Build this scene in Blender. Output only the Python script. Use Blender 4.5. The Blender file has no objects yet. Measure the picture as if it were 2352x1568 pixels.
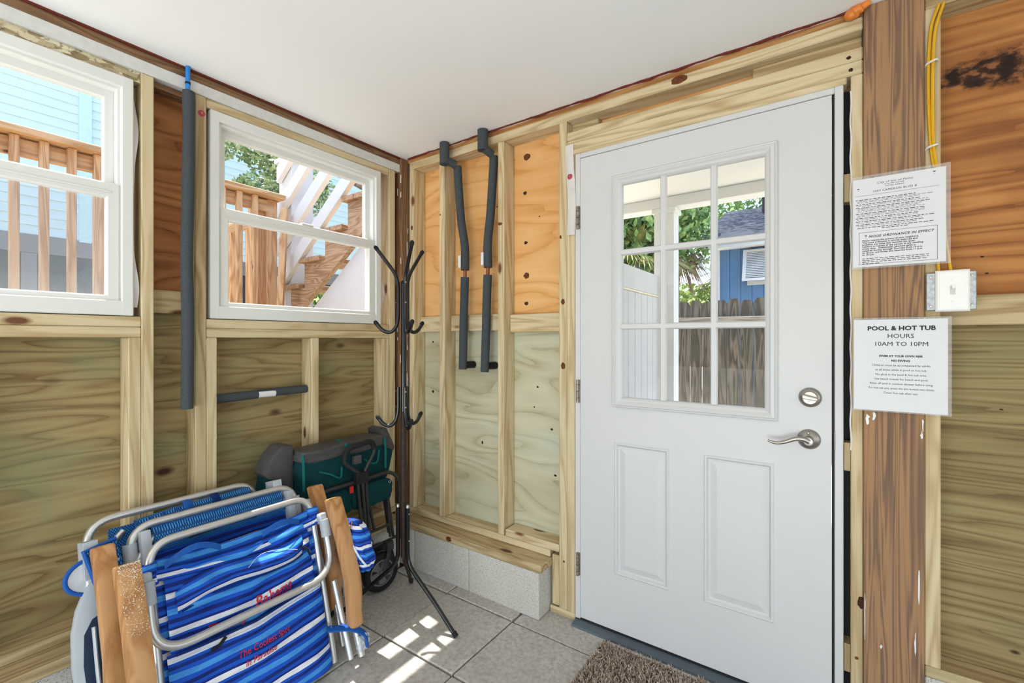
import bpy, bmesh, math, random
import numpy as np
from mathutils import Vector, Matrix

random.seed(7)
rng = np.random.default_rng(11)
SC = bpy.context.scene
COL = SC.collection

# ------------------------------------------------------------------ camera
cam_d = bpy.data.cameras.new('camera')
cam_d.sensor_fit = 'HORIZONTAL'
cam_d.sensor_width = 36.0
cam_d.lens = 36.0 * 1040.0 / 2352.0
cam_d.shift_y = -5.0 / 2352.0
cam_d.clip_start = 0.05
cam_d.clip_end = 200
cam = bpy.data.objects.new('camera', cam_d)
COL.objects.link(cam)
cam.location = (2.03, -1.812, 1.255)
cam.rotation_euler = (math.pi / 2, 0, 0.612)
SC.camera = cam

# ------------------------------------------------------------------ sky, sun, lights, exposure
SUN_D = Vector((0.36, -0.06, -0.93)).normalized()
world = bpy.data.worlds.new('sky')
SC.world = world
world.use_nodes = True
wn = world.node_tree
wn.nodes.clear()
sky = wn.nodes.new('ShaderNodeTexSky')
sky.sky_type = 'NISHITA'
sky.sun_disc = False
sky.sun_elevation = math.asin(-SUN_D.z)
sky.sun_rotation = math.radians(250)
sky.air_density = 1.0
sky.dust_density = 2.5
bg = wn.nodes.new('ShaderNodeBackground')
bg.inputs[1].default_value = 0.7
wo = wn.nodes.new('ShaderNodeOutputWorld')
wn.links.new(sky.outputs[0], bg.inputs[0])
wn.links.new(bg.outputs[0], wo.inputs[0])

sun_d = bpy.data.lights.new('sun', 'SUN')
sun_d.energy = 13.0
sun_d.angle = math.radians(0.6)
sun_d.color = (1.0, 0.955, 0.88)
sun = bpy.data.objects.new('sun', sun_d)
COL.objects.link(sun)
sun.rotation_euler = SUN_D.to_track_quat('-Z', 'Y').to_euler()


def area(name, loc, aim, sx, sy, energy, color):
    d = bpy.data.lights.new(name, 'AREA')
    d.shape = 'RECTANGLE'
    d.size = sx
    d.size_y = sy
    d.energy = energy
    d.color = color
    d.spread = math.radians(140)
    o = bpy.data.objects.new(name, d)
    COL.objects.link(o)
    o.location = loc
    o.rotation_euler = (Vector(aim) - Vector(loc)).to_track_quat('-Z', 'Y').to_euler()
    return o


# added fill lamp behind the camera, aimed up to bounce off the ceiling
area('rear_bounce_fill', (1.7, -3.9, 0.45), (1.3, -2.0, 2.3), 3.4, 1.2, 58, (0.85, 0.935, 1.0))

SC.view_settings.view_transform = 'Standard'
SC.view_settings.look = 'None'
SC.view_settings.exposure = 0.0
SC.view_settings.gamma = 1.0
SC.view_settings.use_curve_mapping = False


# ------------------------------------------------------------------ colour + material helpers
def S(r, g, b):
    f = lambda c: (c / 255 / 12.92) if c / 255 <= 0.04045 else ((c / 255 + 0.055) / 1.055) ** 2.4
    return (f(r), f(g), f(b), 1.0)


class NB:
    """tiny node builder"""

    def __init__(self, name, rough=0.6, metal=0.0, spec=0.4):
        self.m = bpy.data.materials.new(name)
        self.m.use_nodes = True
        self.t = self.m.node_tree
        self.b = self.t.nodes['Principled BSDF']
        self.b.inputs['Roughness'].default_value = rough
        self.b.inputs['Metallic'].default_value = metal
        self.b.inputs['Specular IOR Level'].default_value = spec

    def n(self, kind, **kw):
        nd = self.t.nodes.new('ShaderNode' + kind)
        for k, v in kw.items():
            if k.startswith('_'):
                setattr(nd, k[1:], v)
            else:
                key = int(k[1:]) if k[0] == 'i' and k[1:].isdigit() else k.replace('__', ' ')
                if hasattr(v, 'is_linked') or hasattr(v, 'links'):
                    self.t.links.new(v, nd.inputs[key])
                else:
                    nd.inputs[key].default_value = v
        return nd

    def coords(self, scale=(1, 1, 1), rnd=True):
        tc = self.n('TexCoord')
        v = tc.outputs['Object']
        if rnd:
            oi = self.n('ObjectInfo')
            s = self.n('VectorMath', _operation='SCALE', i0=(7.3, 5.1, 9.7), Scale=oi.outputs['Random'])
            v = self.n('VectorMath', _operation='ADD', i0=v, i1=s.outputs[0]).outputs[0]
        mp = self.n('VectorMath', _operation='MULTIPLY', i0=v, i1=scale)
        return mp.outputs[0]

    def noise(self, vec, scale=1.0, detail=3.0, rough=0.55, dist=0.0):
        return self.n('TexNoise', Vector=vec, Scale=scale, Detail=detail, Roughness=rough, Distortion=dist).outputs[0]

    def math(self, op, a, b=0.0, c=0.0):
        return self.n('Math', _operation=op, i0=a, i1=b, i2=c).outputs[0]

    def ramp(self, fac, stops, interp='LINEAR'):
        r = self.n('ValToRGB', Fac=fac)
        cr = r.color_ramp
        cr.interpolation = interp
        while len(cr.elements) < len(stops):
            cr.elements.new(0.5)
        for e, (p, c) in zip(cr.elements, stops):
            e.position = p
            e.color = c
        return r.outputs[0]

    def mix(self, fac, a, b, blend='MIX'):
        nd = self.n('MixRGB', _blend_type=blend, Fac=fac, Color1=a, Color2=b)
        return nd.outputs[0]

    def base(self, col):
        if hasattr(col, 'links'):
            self.t.links.new(col, self.b.inputs['Base Color'])
        else:
            self.b.inputs['Base Color'].default_value = col
        return self

    def bump(self, h, strength=0.2, dist=0.002):
        bp = self.n('Bump', Strength=strength, Distance=dist, Height=h)
        self.t.links.new(bp.outputs[0], self.b.inputs['Normal'])
        return self


def plain(name, col, rough=0.5, metal=0.0, spec=0.4, var=0.06, nscale=30.0, bump=0.0):
    b = NB(name, rough, metal, spec)
    v = b.coords((1, 1, 1))
    f = b.noise(v, nscale, 4)
    lo = tuple(c * (1 - var) for c in col[:3]) + (1,)
    hi = tuple(min(1, c * (1 + var)) for c in col[:3]) + (1,)
    b.base(b.ramp(f, [(0.3, lo), (0.7, hi)]))
    if bump:
        b.bump(f, bump, 0.001)
    return b.m


def axis_scale(axis, along, across):
    return tuple(along if i == axis else across for i in range(3))


def wood(name, axis, light, mid, dark, rings=9.0, rough=0.65, knots=0.11, knotcol=S(96, 62, 38), tint=None, across=11.0):
    b = NB(name, rough, 0, 0.3)
    v = b.coords(axis_scale(axis, 1.0 if across < 20 else 0.85, across))
    f = b.noise(v, 1.0, 2.5, 0.5, 0.5)
    s = b.math('SINE', b.math('MULTIPLY', f, rings * 6.283))
    s01 = b.math('MULTIPLY_ADD', s, 0.5, 0.5)
    g = b.noise(b.coords(axis_scale(axis, 4.0, 240.0)), 1.0, 3, 0.65)
    k = b.math('ADD', b.math('MULTIPLY', s01, 0.6), b.math('MULTIPLY', g, 0.55))
    col = b.ramp(k, [(0.15, dark), (0.45, mid), (0.85, light)])
    big = b.noise(b.coords(axis_scale(axis, 1.5, 4.0)), 1.0, 2)
    col = b.mix(b.math('MULTIPLY', big, 0.35), col, tuple(c * 0.72 for c in mid[:3]) + (1,))
    if tint:
        col = b.mix(b.ramp(b.noise(b.coords((2, 2, 2)), 1.3, 2), [(0.48, (0, 0, 0, 1)), (0.75, (0.5, 0.5, 0.5, 1))]), col, tint)
    if knots > 0:
        vo = b.n('TexVoronoi', Vector=b.coords(axis_scale(axis, 2.6, 6.5)), Scale=1.0, Randomness=1.0)
        kf = b.ramp(vo.outputs['Distance'], [(knots * 0.55, (1, 1, 1, 1)), (knots, (0, 0, 0, 1))])
        col = b.mix(kf, col, knotcol)
    b.base(col)
    b.bump(k, 0.25, 0.0015)
    return b.m


def plywood(name, along, across, light, mid, dark, spot=None, bands=7.0, sx=0.9, sz=4.2, knots=0.05, rough=0.7, stain=None):
    b = NB(name, rough, 0, 0.25)
    sc = [1, 1, 1]
    sc[along] = sx
    sc[across] = sz
    v = b.coords(tuple(sc))
    f = b.noise(v, 1.0, 2.0, 0.45, 0.35)
    w = b.math('FRACT', b.math('MULTIPLY', f, bands * 2.0))
    sc2 = [60, 60, 60]
    sc2[along] = 3.0
    g = b.noise(b.coords(tuple(sc2)), 1.0, 3, 0.6)
    k = b.math('ADD', b.math('MULTIPLY', w, 0.75), b.math('MULTIPLY', g, 0.38))
    col = b.ramp(k, [(0.12, dark), (0.34, mid), (0.62, light), (0.92, mid), (1.0, dark)])
    big = b.noise(v, 0.8, 2)
    col = b.mix(b.ramp(big, [(0.4, (0, 0, 0, 1)), (0.75, (0.45, 0.45, 0.45, 1))]), col, dark)
    if spot:
        sp = b.noise(b.coords((2.4, 2.4, 4.0)), 1.0, 3, 0.6)
        col = b.mix(b.ramp(sp, [(0.5, (0, 0, 0, 1)), (0.72, (0.6, 0.6, 0.6, 1))]), col, spot)
    if knots > 0:
        sk = [5.0, 5.0, 5.0]
        sk[along] = 2.6
        vo = b.n('TexVoronoi', Vector=b.coords(tuple(sk)), Scale=1.0, Randomness=1.0)
        kf = b.ramp(vo.outputs['Distance'], [(knots * 0.5, (1, 1, 1, 1)), (knots * 1.3, (0, 0, 0, 1))])
        col = b.mix(kf, col, S(70, 42, 26))
    if stain:
        cx, cz, rx, rz = stain
        p = b.n('VectorMath', _operation='ADD', i0=b.coords((1, 1, 1), False), i1=(-cx, 0, -cz)).outputs[0]
        p = b.n('VectorMath', _operation='MULTIPLY', i0=p, i1=(1 / rx, 0, 1 / rz)).outputs[0]
        ln = b.n('VectorMath', _operation='LENGTH', i0=p).outputs['Value']
        nz = b.noise(b.coords((14, 14, 24), False), 1.0, 4, 0.65)
        ed = b.math('ADD', ln, b.math('MULTIPLY', nz, 1.5))
        sf = b.ramp(ed, [(0.55 * 1.0, (1, 1, 1, 1)), (0.62, (0.9, 0.9, 0.9, 1)), (0.78, (0, 0, 0, 1))]) if False else b.ramp(b.math('MULTIPLY', ed, 0.5), [(0.66, (1, 1, 1, 1)), (0.80, (0, 0, 0, 1))])
        inner = b.ramp(b.noise(b.coords((22, 22, 30), False), 1.0, 3, 0.6), [(0.42, S(40, 26, 20)), (0.52, S(64, 40, 26)), (0.62, S(140, 92, 56))])
        col = b.mix(sf, col, inner)
    b.base(col)
    b.bump(k, 0.12, 0.001)
    return b.m


# ------------------------------------------------------------------ object helpers
def wloc(o):
    v = Vector((0, 0, 0))
    while o is not None:
        v += o.location
        o = o.parent
    return v


def link_obj(name, me, parent, center):
    o = bpy.data.objects.new(name, me)
    COL.objects.link(o)
    o.location = Vector(center) - (wloc(parent) if parent else Vector((0, 0, 0)))
    if parent:
        o.parent = parent
    return o


def finish(name, bm, m, parent=None, smooth=False, recenter=True):
    """bm holds world coordinates; becomes ONE mesh object centred on itself"""
    bmesh.ops.recalc_face_normals(bm, faces=bm.faces)
    co = [v.co for v in bm.verts]
    lo = Vector((min(c.x for c in co), min(c.y for c in co), min(c.z for c in co)))
    hi = Vector((max(c.x for c in co), max(c.y for c in co), max(c.z for c in co)))
    c = (lo + hi) / 2
    bmesh.ops.translate(bm, verts=bm.verts, vec=-c)
    me = bpy.data.meshes.new(name)
    bm.to_mesh(me)
    bm.free()
    if m:
        me.materials.append(m)
    if smooth:
        me.polygons.foreach_set('use_smooth', [True] * len(me.polygons))
        try:
            me.set_sharp_from_angle(angle=math.radians(42))
        except Exception:
            pass
    return link_obj(name, me, parent, c)


def add_box(bm, lo, hi, bevel=0.0):
    b2 = bmesh.new()
    bmesh.ops.create_cube(b2, size=1.0)
    lo = Vector(lo)
    hi = Vector(hi)
    for v in b2.verts:
        v.co = Vector(((lo.x + hi.x) / 2 + v.co.x * (hi.x - lo.x), (lo.y + hi.y) / 2 + v.co.y * (hi.y - lo.y), (lo.z + hi.z) / 2 + v.co.z * (hi.z - lo.z)))
    if bevel:
        bmesh.ops.bevel(b2, geom=b2.edges[:], offset=bevel, segments=2 if bevel > 0.004 else 1, affect='EDGES', profile=0.6)
    merge(bm, b2)


def merge(bm, b2):
    me = bpy.data.meshes.new('tmp')
    b2.to_mesh(me)
    b2.free()
    bm.from_mesh(me)
    bpy.data.meshes.remove(me)


def box(name, lo, hi, m, parent=None, bevel=0.0, smooth=False):
    bm = bmesh.new()
    add_box(bm, lo, hi, bevel)
    return finish(name, bm, m, parent, smooth)


def obox(name, o, X, Y, Z, lo, hi, m, parent=None, bevel=0.0, smooth=False):
    """box in an oriented frame"""
    bm = bmesh.new()
    add_box(bm, lo, hi, bevel)
    o = Vector(o); X = Vector(X); Y = Vector(Y); Z = Vector(Z)
    for v in bm.verts:
        v.co = o + X * v.co.x + Y * v.co.y + Z * v.co.z
    return finish(name, bm, m, parent, smooth)


def fillet(pts, r, n=6):
    pts = [Vector(p) for p in pts]
    out = [pts[0]]
    for i in range(1, len(pts) - 1):
        p, a, c = pts[i], pts[i - 1], pts[i + 1]
        da = (a - p); dc = (c - p)
        ra = min(r, da.length * 0.49); rc = min(r, dc.length * 0.49)
        q0 = p + da.normalized() * ra
        q1 = p + dc.normalized() * rc
        for k in range(n + 1):
            t = k / n
            out.append(q0 * (1 - t) ** 2 + p * 2 * t * (1 - t) + q1 * t * t)
    out.append(pts[-1])
    return out


def smooth_path(pts, n=6):
    pts = [Vector(p) for p in pts]
    ext = [pts[0] * 2 - pts[1]] + pts + [pts[-1] * 2 - pts[-2]]
    out = []
    for i in range(1, len(ext) - 2):
        p0, p1, p2, p3 = ext[i - 1:i + 3]
        for k in range(n):
            t = k / n
            out.append(0.5 * ((2 * p1) + (p2 - p0) * t + (2 * p0 - 5 * p1 + 4 * p2 - p3) * t * t + (3 * p1 - p0 - 3 * p2 + p3) * t ** 3))
    out.append(pts[-1])
    return out


def add_tube(bm, pts, r, seg=10, caps=True, closed=False, flat=None):
    pts = [Vector(p) for p in pts]
    n = len(pts)
    rs = r if isinstance(r, (list, tuple)) else [r] * n
    rings = []
    up = None
    for i in range(n):
        if closed:
            t = (pts[(i + 1) % n] - pts[i - 1])
        else:
            t = pts[min(i + 1, n - 1)] - pts[max(i - 1, 0)]
        t.normalize()
        if up is None:
            up = Vector((0, 0, 1)) if abs(t.z) < 0.9 else Vector((1, 0, 0))
        up = (up - t * up.dot(t))
        if up.length < 1e-6:
            up = t.orthogonal()
        up.normalize()
        sd = t.cross(up)
        fx, fy = flat if flat else (1, 1)
        rings.append([bm.verts.new(pts[i] + (up * math.cos(a) * fx + sd * math.sin(a) * fy) * rs[i]) for a in [2 * math.pi * k / seg for k in range(seg)]])
    for i in range(n if closed else n - 1):
        a, b = rings[i], rings[(i + 1) % n]
        for k in range(seg):
            bm.faces.new((a[k], a[(k + 1) % seg], b[(k + 1) % seg], b[k]))
    if caps and not closed:
        bm.faces.new(rings[0][::-1])
        bm.faces.new(rings[-1])


def tube(name, pts, r, m, parent=None, seg=10, closed=False, flat=None):
    bm = bmesh.new()
    add_tube(bm, pts, r, seg, True, closed, flat)
    return finish(name, bm, m, parent, True)


def add_lathe(bm, prof, o, axis, seg=24):
    """prof: list of (radius, height) along axis from o"""
    axis = Vector(axis).normalized()
    x = axis.orthogonal().normalized()
    y = axis.cross(x)
    o = Vector(o)
    rings = []
    for r, h in prof:
        if r < 1e-6:
            rings.append([bm.verts.new(o + axis * h)])
        else:
            rings.append([bm.verts.new(o + axis * h + (x * math.cos(a) + y * math.sin(a)) * r) for a in [2 * math.pi * k / seg for k in range(seg)]])
    for a, b in zip(rings, rings[1:]):
        for k in range(seg):
            k2 = (k + 1) % seg
            if len(a) == 1 and len(b) == 1:
                continue
            if len(a) == 1:
                bm.faces.new((a[0], b[k], b[k2]))
            elif len(b) == 1:
                bm.faces.new((a[k], b[0], a[k2]))
            else:
                bm.faces.new((a[k], a[k2], b[k2], b[k]))


def lathe(name, prof, o, axis, m, parent=None, seg=24):
    bm = bmesh.new()
    add_lathe(bm, prof, o, axis, seg)
    return finish(name, bm, m, parent, True)


def prism(name, poly, off, m, parent=None, bevel=0.0, smooth=False):
    """poly: planar world points, extruded by vector off"""
    bm = bmesh.new()
    off = Vector(off)
    a = [bm.verts.new(Vector(p)) for p in poly]
    b = [bm.verts.new(Vector(p) + off) for p in poly]
    bm.faces.new(a)
    bm.faces.new(b[::-1])
    n = len(a)
    for i in range(n):
        bm.faces.new((a[i], b[i], b[(i + 1) % n], a[(i + 1) % n]))
    if bevel:
        bmesh.ops.recalc_face_normals(bm, faces=bm.faces)
        bmesh.ops.bevel(bm, geom=bm.edges[:], offset=bevel, segments=2, affect='EDGES', profile=0.6)
    return finish(name, bm, m, parent, smooth)


def sheet(name, fn, nu, nv, thick, m, parent=None, uv=(1, 1)):
    """fn(s,t) -> world point; closed shell of given thickness"""
    P = [[Vector(fn(i / nu, j / nv)) for j in range(nv + 1)] for i in range(nu + 1)]
    bm = bmesh.new()
    F = [[None] * (nv + 1) for _ in range(nu + 1)]
    B = [[None] * (nv + 1) for _ in range(nu + 1)]
    for i in range(nu + 1):
        for j in range(nv + 1):
            du = P[min(i + 1, nu)][j] - P[max(i - 1, 0)][j]
            dv = P[i][min(j + 1, nv)] - P[i][max(j - 1, 0)]
            nn = du.cross(dv)
            nn = nn.normalized() if nn.length > 1e-12 else Vector((1, 0, 0))
            F[i][j] = bm.verts.new(P[i][j])
            B[i][j] = bm.verts.new(P[i][j] - nn * thick)
    for i in range(nu):
        for j in range(nv):
            bm.faces.new((F[i][j], F[i + 1][j], F[i + 1][j + 1], F[i][j + 1]))
            bm.faces.new((B[i][j], B[i][j + 1], B[i + 1][j + 1], B[i + 1][j]))
    for i in range(nu):
        bm.faces.new((F[i][0], B[i][0], B[i + 1][0], F[i + 1][0]))
        bm.faces.new((F[i][nv], F[i + 1][nv], B[i + 1][nv], B[i][nv]))
    for j in range(nv):
        bm.faces.new((F[0][j], F[0][j + 1], B[0][j + 1], B[0][j]))
        bm.faces.new((F[nu][j], B[nu][j], B[nu][j + 1], F[nu][j + 1]))
    lay = bm.loops.layers.uv.new('UVMap')
    co = {}
    for i in range(nu + 1):
        for j in range(nv + 1):
            co[F[i][j]] = co[B[i][j]] = (i / nu * uv[0], j / nv * uv[1])
    for f in bm.faces:
        for lp in f.loops:
            lp[lay].uv = co[lp.vert]
    return finish(name, bm, m, parent, True)


def clone(o, center, parent=None):
    c = o.copy()
    COL.objects.link(c)
    p = parent if parent is not None else o.parent
    c.parent = p
    c.location = Vector(center) - (wloc(p) if p else Vector((0, 0, 0)))
    return c


def thing(name, loc, label=None, cat=None, group=None, kind=None):
    o = bpy.data.objects.new(name, None)
    o.empty_display_size = 0.05
    COL.objects.link(o)
    o.location = loc
    return tag(o, label, cat, group, kind)


def tag(o, label=None, cat=None, group=None, kind=None):
    if label:
        o['label'] = label
    if cat:
        o['category'] = cat
    if group:
        o['group'] = group
    if kind:
        o['kind'] = kind
    return o


def lettering(body, size, m, parent, o, X, Y, align='LEFT', shear=0.0, bold=0.0, space=1.0, name='lettering', sx=1.0, wrap=None, line=1.0):
    cu = bpy.data.curves.new('t', 'FONT')
    cu.body = body
    cu.size = size
    cu.align_x = align
    cu.shear = shear
    cu.offset = bold
    cu.space_character = space
    cu.space_line = line
    cu.resolution_u = 2
    tmp = bpy.data.objects.new('t', cu)
    COL.objects.link(tmp)
    dg = bpy.context.evaluated_depsgraph_get()
    me = bpy.data.meshes.new_from_object(tmp.evaluated_get(dg))
    bpy.data.objects.remove(tmp)
    bpy.data.curves.remove(cu)
    X = Vector(X); Y = Vector(Y); o = Vector(o)
    bm = bmesh.new()
    bm.from_mesh(me)
    bpy.data.meshes.remove(me)
    for v in bm.verts:
        c = v.co.copy()
        v.co = wrap(c.x * sx, c.y) if wrap else o + X * (c.x * sx) + Y * c.y
    return finish(name, bm, m, parent)


def foliage(name, clumps, size, m, parent, aspect=0.55, tris=False):
    """clumps: (centre, radii, count) -> one mesh of small bent leaves"""
    vs = []
    for c, r, n in clumps:
        d = rng.normal(size=(n, 3))
        d /= np.linalg.norm(d, axis=1)[:, None]
        rad = rng.random(n)[:, None] ** 0.45
        p = np.array(c) + d * rad * np.array(r)
        a = rng.normal(size=(n, 3)); a /= np.linalg.norm(a, axis=1)[:, None]
        b = np.cross(a, rng.normal(size=(n, 3))); b /= np.linalg.norm(b, axis=1)[:, None]
        s = size * (0.6 + 0.8 * rng.random(n))[:, None]
        q = np.stack([p - a * s, p - b * s * aspect, p + a * s, p + b * s * aspect], 1)
        vs.append(q.reshape(-1, 3))
    V = np.concatenate(vs)
    cen = V.mean(0)
    nq = len(V) // 4
    me = bpy.data.meshes.new(name)
    me.vertices.add(len(V))
    me.vertices.foreach_set('co', (V - cen).ravel())
    me.loops.add(len(V))
    me.loops.foreach_set('vertex_index', np.arange(len(V)))
    me.polygons.add(nq)
    me.polygons.foreach_set('loop_start', np.arange(nq) * 4)
    me.polygons.foreach_set('loop_total', np.full(nq, 4))
    me.update(calc_edges=True)
    me.materials.append(m)
    return link_obj(name, me, parent, cen)

# ------------------------------------------------------------------ materials
PINE, WET, RAILW, ARMW, TRIMW, POSTW, HEADW, STRW = {}, {}, {}, {}, {}, {}, {}, {}
for ax in range(3):
    PINE[ax] = wood('pine_%s' % 'xyz'[ax], ax, S(220, 202, 164), S(204, 182, 140), S(176, 146, 102), 6.0, 0.62, 0.10, S(110, 70, 42), S(208, 196, 160))
    WET[ax] = wood('pine_treated_%s' % 'xyz'[ax], ax, S(200, 180, 140), S(180, 156, 114), S(148, 118, 80), 7.0, 0.66, 0.12, S(92, 58, 36), S(168, 160, 118))
    RAILW[ax] = wood('deck_rail_wood_%s' % 'xyz'[ax], ax, S(218, 180, 136), S(200, 158, 112), S(166, 120, 78), 8.0, 0.7, 0.08)
    STRW[ax] = wood('stair_wood_%s' % 'xyz'[ax], ax, S(186, 156, 126), S(166, 132, 100), S(134, 100, 70), 12.0, 0.75, 0.06)
    ARMW[ax] = wood('armrest_wood_%s' % 'xyz'[ax], ax, S(206, 150, 92), S(188, 130, 74), S(160, 104, 54), 6.0, 0.38, 0.0)
brown_board_y = wood('brown_board', 1, S(150, 116, 84), S(128, 96, 68), S(98, 70, 48), 9, 0.7, 0)
brown_board_x = wood('amber_board', 0, S(196, 146, 90), S(178, 124, 70), S(150, 98, 52), 8, 0.65, 0)
brown_board_z = wood('brown_post_wood', 2, S(156, 118, 86), S(132, 96, 66), S(104, 74, 50), 9, 0.7, 0)
post_old = wood('weathered_post_wood', 2, S(172, 132, 94), S(140, 108, 82), S(104, 86, 75), 9.0, 0.8, 0.10, S(66, 46, 36), across=26.0)
white_paint = plain('white_paint', S(232, 232, 228), 0.5, 0, 0.4, 0.02, 6, 0.0)
white_wood = plain('white_painted_board', S(214, 213, 208), 0.65, 0, 0.3, 0.06, 40, 0.15)
ext_white = plain('exterior_white_paint', S(206, 206, 205), 0.55, 0, 0.35, 0.03, 6)
vinyl = plain('white_vinyl', S(226, 226, 221), 0.38, 0, 0.45, 0.015, 6)
ceiling_m = plain('ceiling_paint', S(242, 242, 241), 0.7, 0, 0.3, 0.012, 2.0)
door_m = plain('door_paint', S(208, 207, 205), 0.42, 0, 0.45, 0.012, 3.0)
dark_gap = plain('dark_weatherstrip', S(38, 36, 36), 0.7)
ply_up_b = plywood('orange_plywood_back', 0, 2, S(236, 186, 126), S(226, 172, 108), S(206, 146, 82), None, 4, 1.0, 3.2, 0.0)
ply_lo_b = plywood('treated_plywood_back', 0, 2, S(210, 205, 176), S(196, 190, 160), S(164, 152, 120), S(188, 198, 178), 5, 1.0, 3.4, 0.0)
ply_up_r = plywood('orange_plywood_right', 0, 2, S(196, 138, 80), S(172, 112, 60), S(130, 82, 44), S(116, 72, 42), 4, 0.6, 9.0, 0.0, 0.7, (-0.72, 0.175, 0.165, 0.062))
ply_lo_r = plywood('treated_plywood_right', 0, 2, S(158, 140, 96), S(136, 116, 76), S(104, 84, 52), S(126, 132, 94), 6, 0.55, 13.0, 0.03)
ply_up_a = plywood('shaded_plywood_left', 1, 2, S(190, 130, 82), S(166, 106, 62), S(120, 72, 40), None, 6, 0.9, 5, 0.05)  # orange upper sheet, colour darkened to hold the shade on this wall
ply_lo_a = plywood('treated_plywood_left', 1, 2, S(166, 147, 102), S(146, 125, 84), S(112, 90, 56), S(126, 138, 102), 6, 0.8, 8.5, 0.085)  # browner sheet of its own, tone also darkened for this wall's shade


def osb():
    b = NB('osb_header', 0.8)
    v = b.n('TexVoronoi', Vector=b.coords((60, 30, 90)), Scale=1.0)
    f = b.noise(b.coords((40, 40, 40)), 1.5, 4)
    c = b.ramp(v.outputs['Color'], [(0.2, S(150, 132, 98)), (0.5, S(208, 196, 160)), (0.8, S(226, 218, 188))])
    b.base(b.mix(b.ramp(f, [(0.55, (0, 0, 0, 1)), (0.7, (1, 1, 1, 1))]), c, S(120, 100, 74)))
    return b.m


osb_m = osb()


def concrete(name, light, dark, sc, spots=0.0, bump=0.4):
    b = NB(name, 0.9, 0, 0.2)
    f = b.noise(b.coords((1, 1, 1)), sc, 6, 0.65)
    big = b.noise(b.coords((1, 1, 1)), 3.0, 3, 0.6)
    c = b.ramp(f, [(0.3, dark), (0.6, light)])
    c = b.mix(b.ramp(big, [(0.35, (0, 0, 0, 1)), (0.8, (0.55, 0.55, 0.55, 1))]), c, dark)
    if spots:
        vo = b.n('TexVoronoi', Vector=b.coords((1, 1, 1)), Scale=170.0)
        sf = b.ramp(vo.outputs['Distance'], [(spots * 0.7, (1, 1, 1, 1)), (spots, (0, 0, 0, 1))])
        c = b.mix(sf, c, S(92, 88, 84))
    b.base(c)
    b.bump(f, bump, 0.003)
    return b.m


cmu = concrete('concrete_block', S(216, 211, 202), S(188, 182, 171), 150.0, 0.24, 0.6)
cmu_a = cmu
paver_m = concrete('concrete_paver', S(198, 195, 189), S(160, 154, 146), 60.0, 0.0, 0.25)
grout_m = concrete('paver_sand', S(104, 92, 80), S(70, 62, 54), 80.0)
black_metal = plain('black_enamel_tube', S(26, 26, 29), 0.22, 0.3, 0.6, 0.1, 20)
rust_metal = plain('rusted_black_tube', S(52, 38, 30), 0.6, 0.2, 0.4, 0.5, 60, 0.3)
alu = plain('aluminium_tube', S(206, 204, 200), 0.34, 0.75, 0.5, 0.04, 12)
steel = plain('satin_nickel', S(168, 162, 154), 0.36, 1.0, 0.5, 0.04, 9)
hinge_m = plain('worn_hinge_metal', S(150, 138, 124), 0.45, 0.7, 0.5, 0.45, 90)
galv = plain('galvanised_steel', S(168, 170, 172), 0.45, 0.8, 0.5, 0.25, 120)
foam_m = plain('grey_pipe_foam', S(72, 77, 80), 0.92, 0, 0.15, 0.22, 260, 0.35)
copper = plain('copper_pipe', S(150, 92, 66), 0.5, 0.6, 0.5, 0.25, 40)
pex_blue = plain('blue_pex', S(36, 128, 206), 0.35, 0, 0.5, 0.05, 20)
cap_red = plain('red_plastic_cap', S(176, 52, 66), 0.4, 0, 0.5, 0.08, 30)
cable_y = plain('yellow_cable_sheath', S(224, 172, 26), 0.38, 0, 0.5, 0.05, 20)
staple_w = plain('white_staple', S(226, 224, 218), 0.5)
spray_foam = plain('orange_spray_foam', S(226, 130, 48), 0.4, 0, 0.5, 0.12, 14)
red_caulk = plain('red_sealant', S(104, 42, 28), 0.6, 0, 0.3, 0.35, 70)
paper = plain('paper', S(226, 226, 227), 0.7, 0, 0.3, 0.01, 4)
ink = plain('black_ink', S(40, 38, 40), 0.7)
switch_w = plain('switch_plastic', S(240, 239, 234), 0.35, 0, 0.5, 0.01, 4)
wrap_m = plain('house_wrap', S(216, 210, 204), 0.6, 0, 0.35, 0.06, 18, 0.2)
sand_m = plain('sand', S(236, 224, 202), 0.95)
grey_plastic = plain('grey_plastic', S(178, 184, 190), 0.42, 0, 0.45, 0.04, 15)
navy_m = plain('navy_inlay', S(38, 54, 78), 0.55, 0, 0.3, 0.08, 60)
trim_blue = plain('blue_binding', S(20, 84, 166), 0.6, 0, 0.3, 0.08, 60)
navy_cloth = plain('navy_cloth', S(20, 44, 104), 0.8, 0, 0.2, 0.15, 60)
lime_m = plain('lime_strip', S(176, 198, 40), 0.6, 0, 0.3, 0.12, 80)
black_rubber = plain('black_rubber', S(30, 30, 31), 0.75, 0, 0.3, 0.2, 60, 0.2)
grey_hub = plain('grey_hub_plastic', S(112, 112, 110), 0.5, 0, 0.4, 0.1, 30)
teal_cloth = plain('teal_wagon_cloth', S(10, 58, 62), 0.85, 0, 0.2, 0.18, 500, 0.25)
teal_trim = plain('teal_binding', S(8, 96, 94), 0.7, 0, 0.3, 0.1, 80)
grey_cloth = plain('charcoal_vinyl', S(74, 72, 72), 0.55, 0, 0.35, 0.15, 30, 0.1)
red_clip = plain('red_clip', S(208, 40, 28), 0.4)
leather = plain('tan_leather', S(190, 122, 78), 0.6, 0, 0.3, 0.12, 60)
red_ink = plain('red_lettering', S(196, 32, 48), 0.6)
thread_w = plain('white_thread', S(210, 220, 235), 0.7)
threshold_m = plain('grey_threshold', S(92, 104, 112), 0.5, 0.2, 0.4, 0.05, 20)


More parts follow.
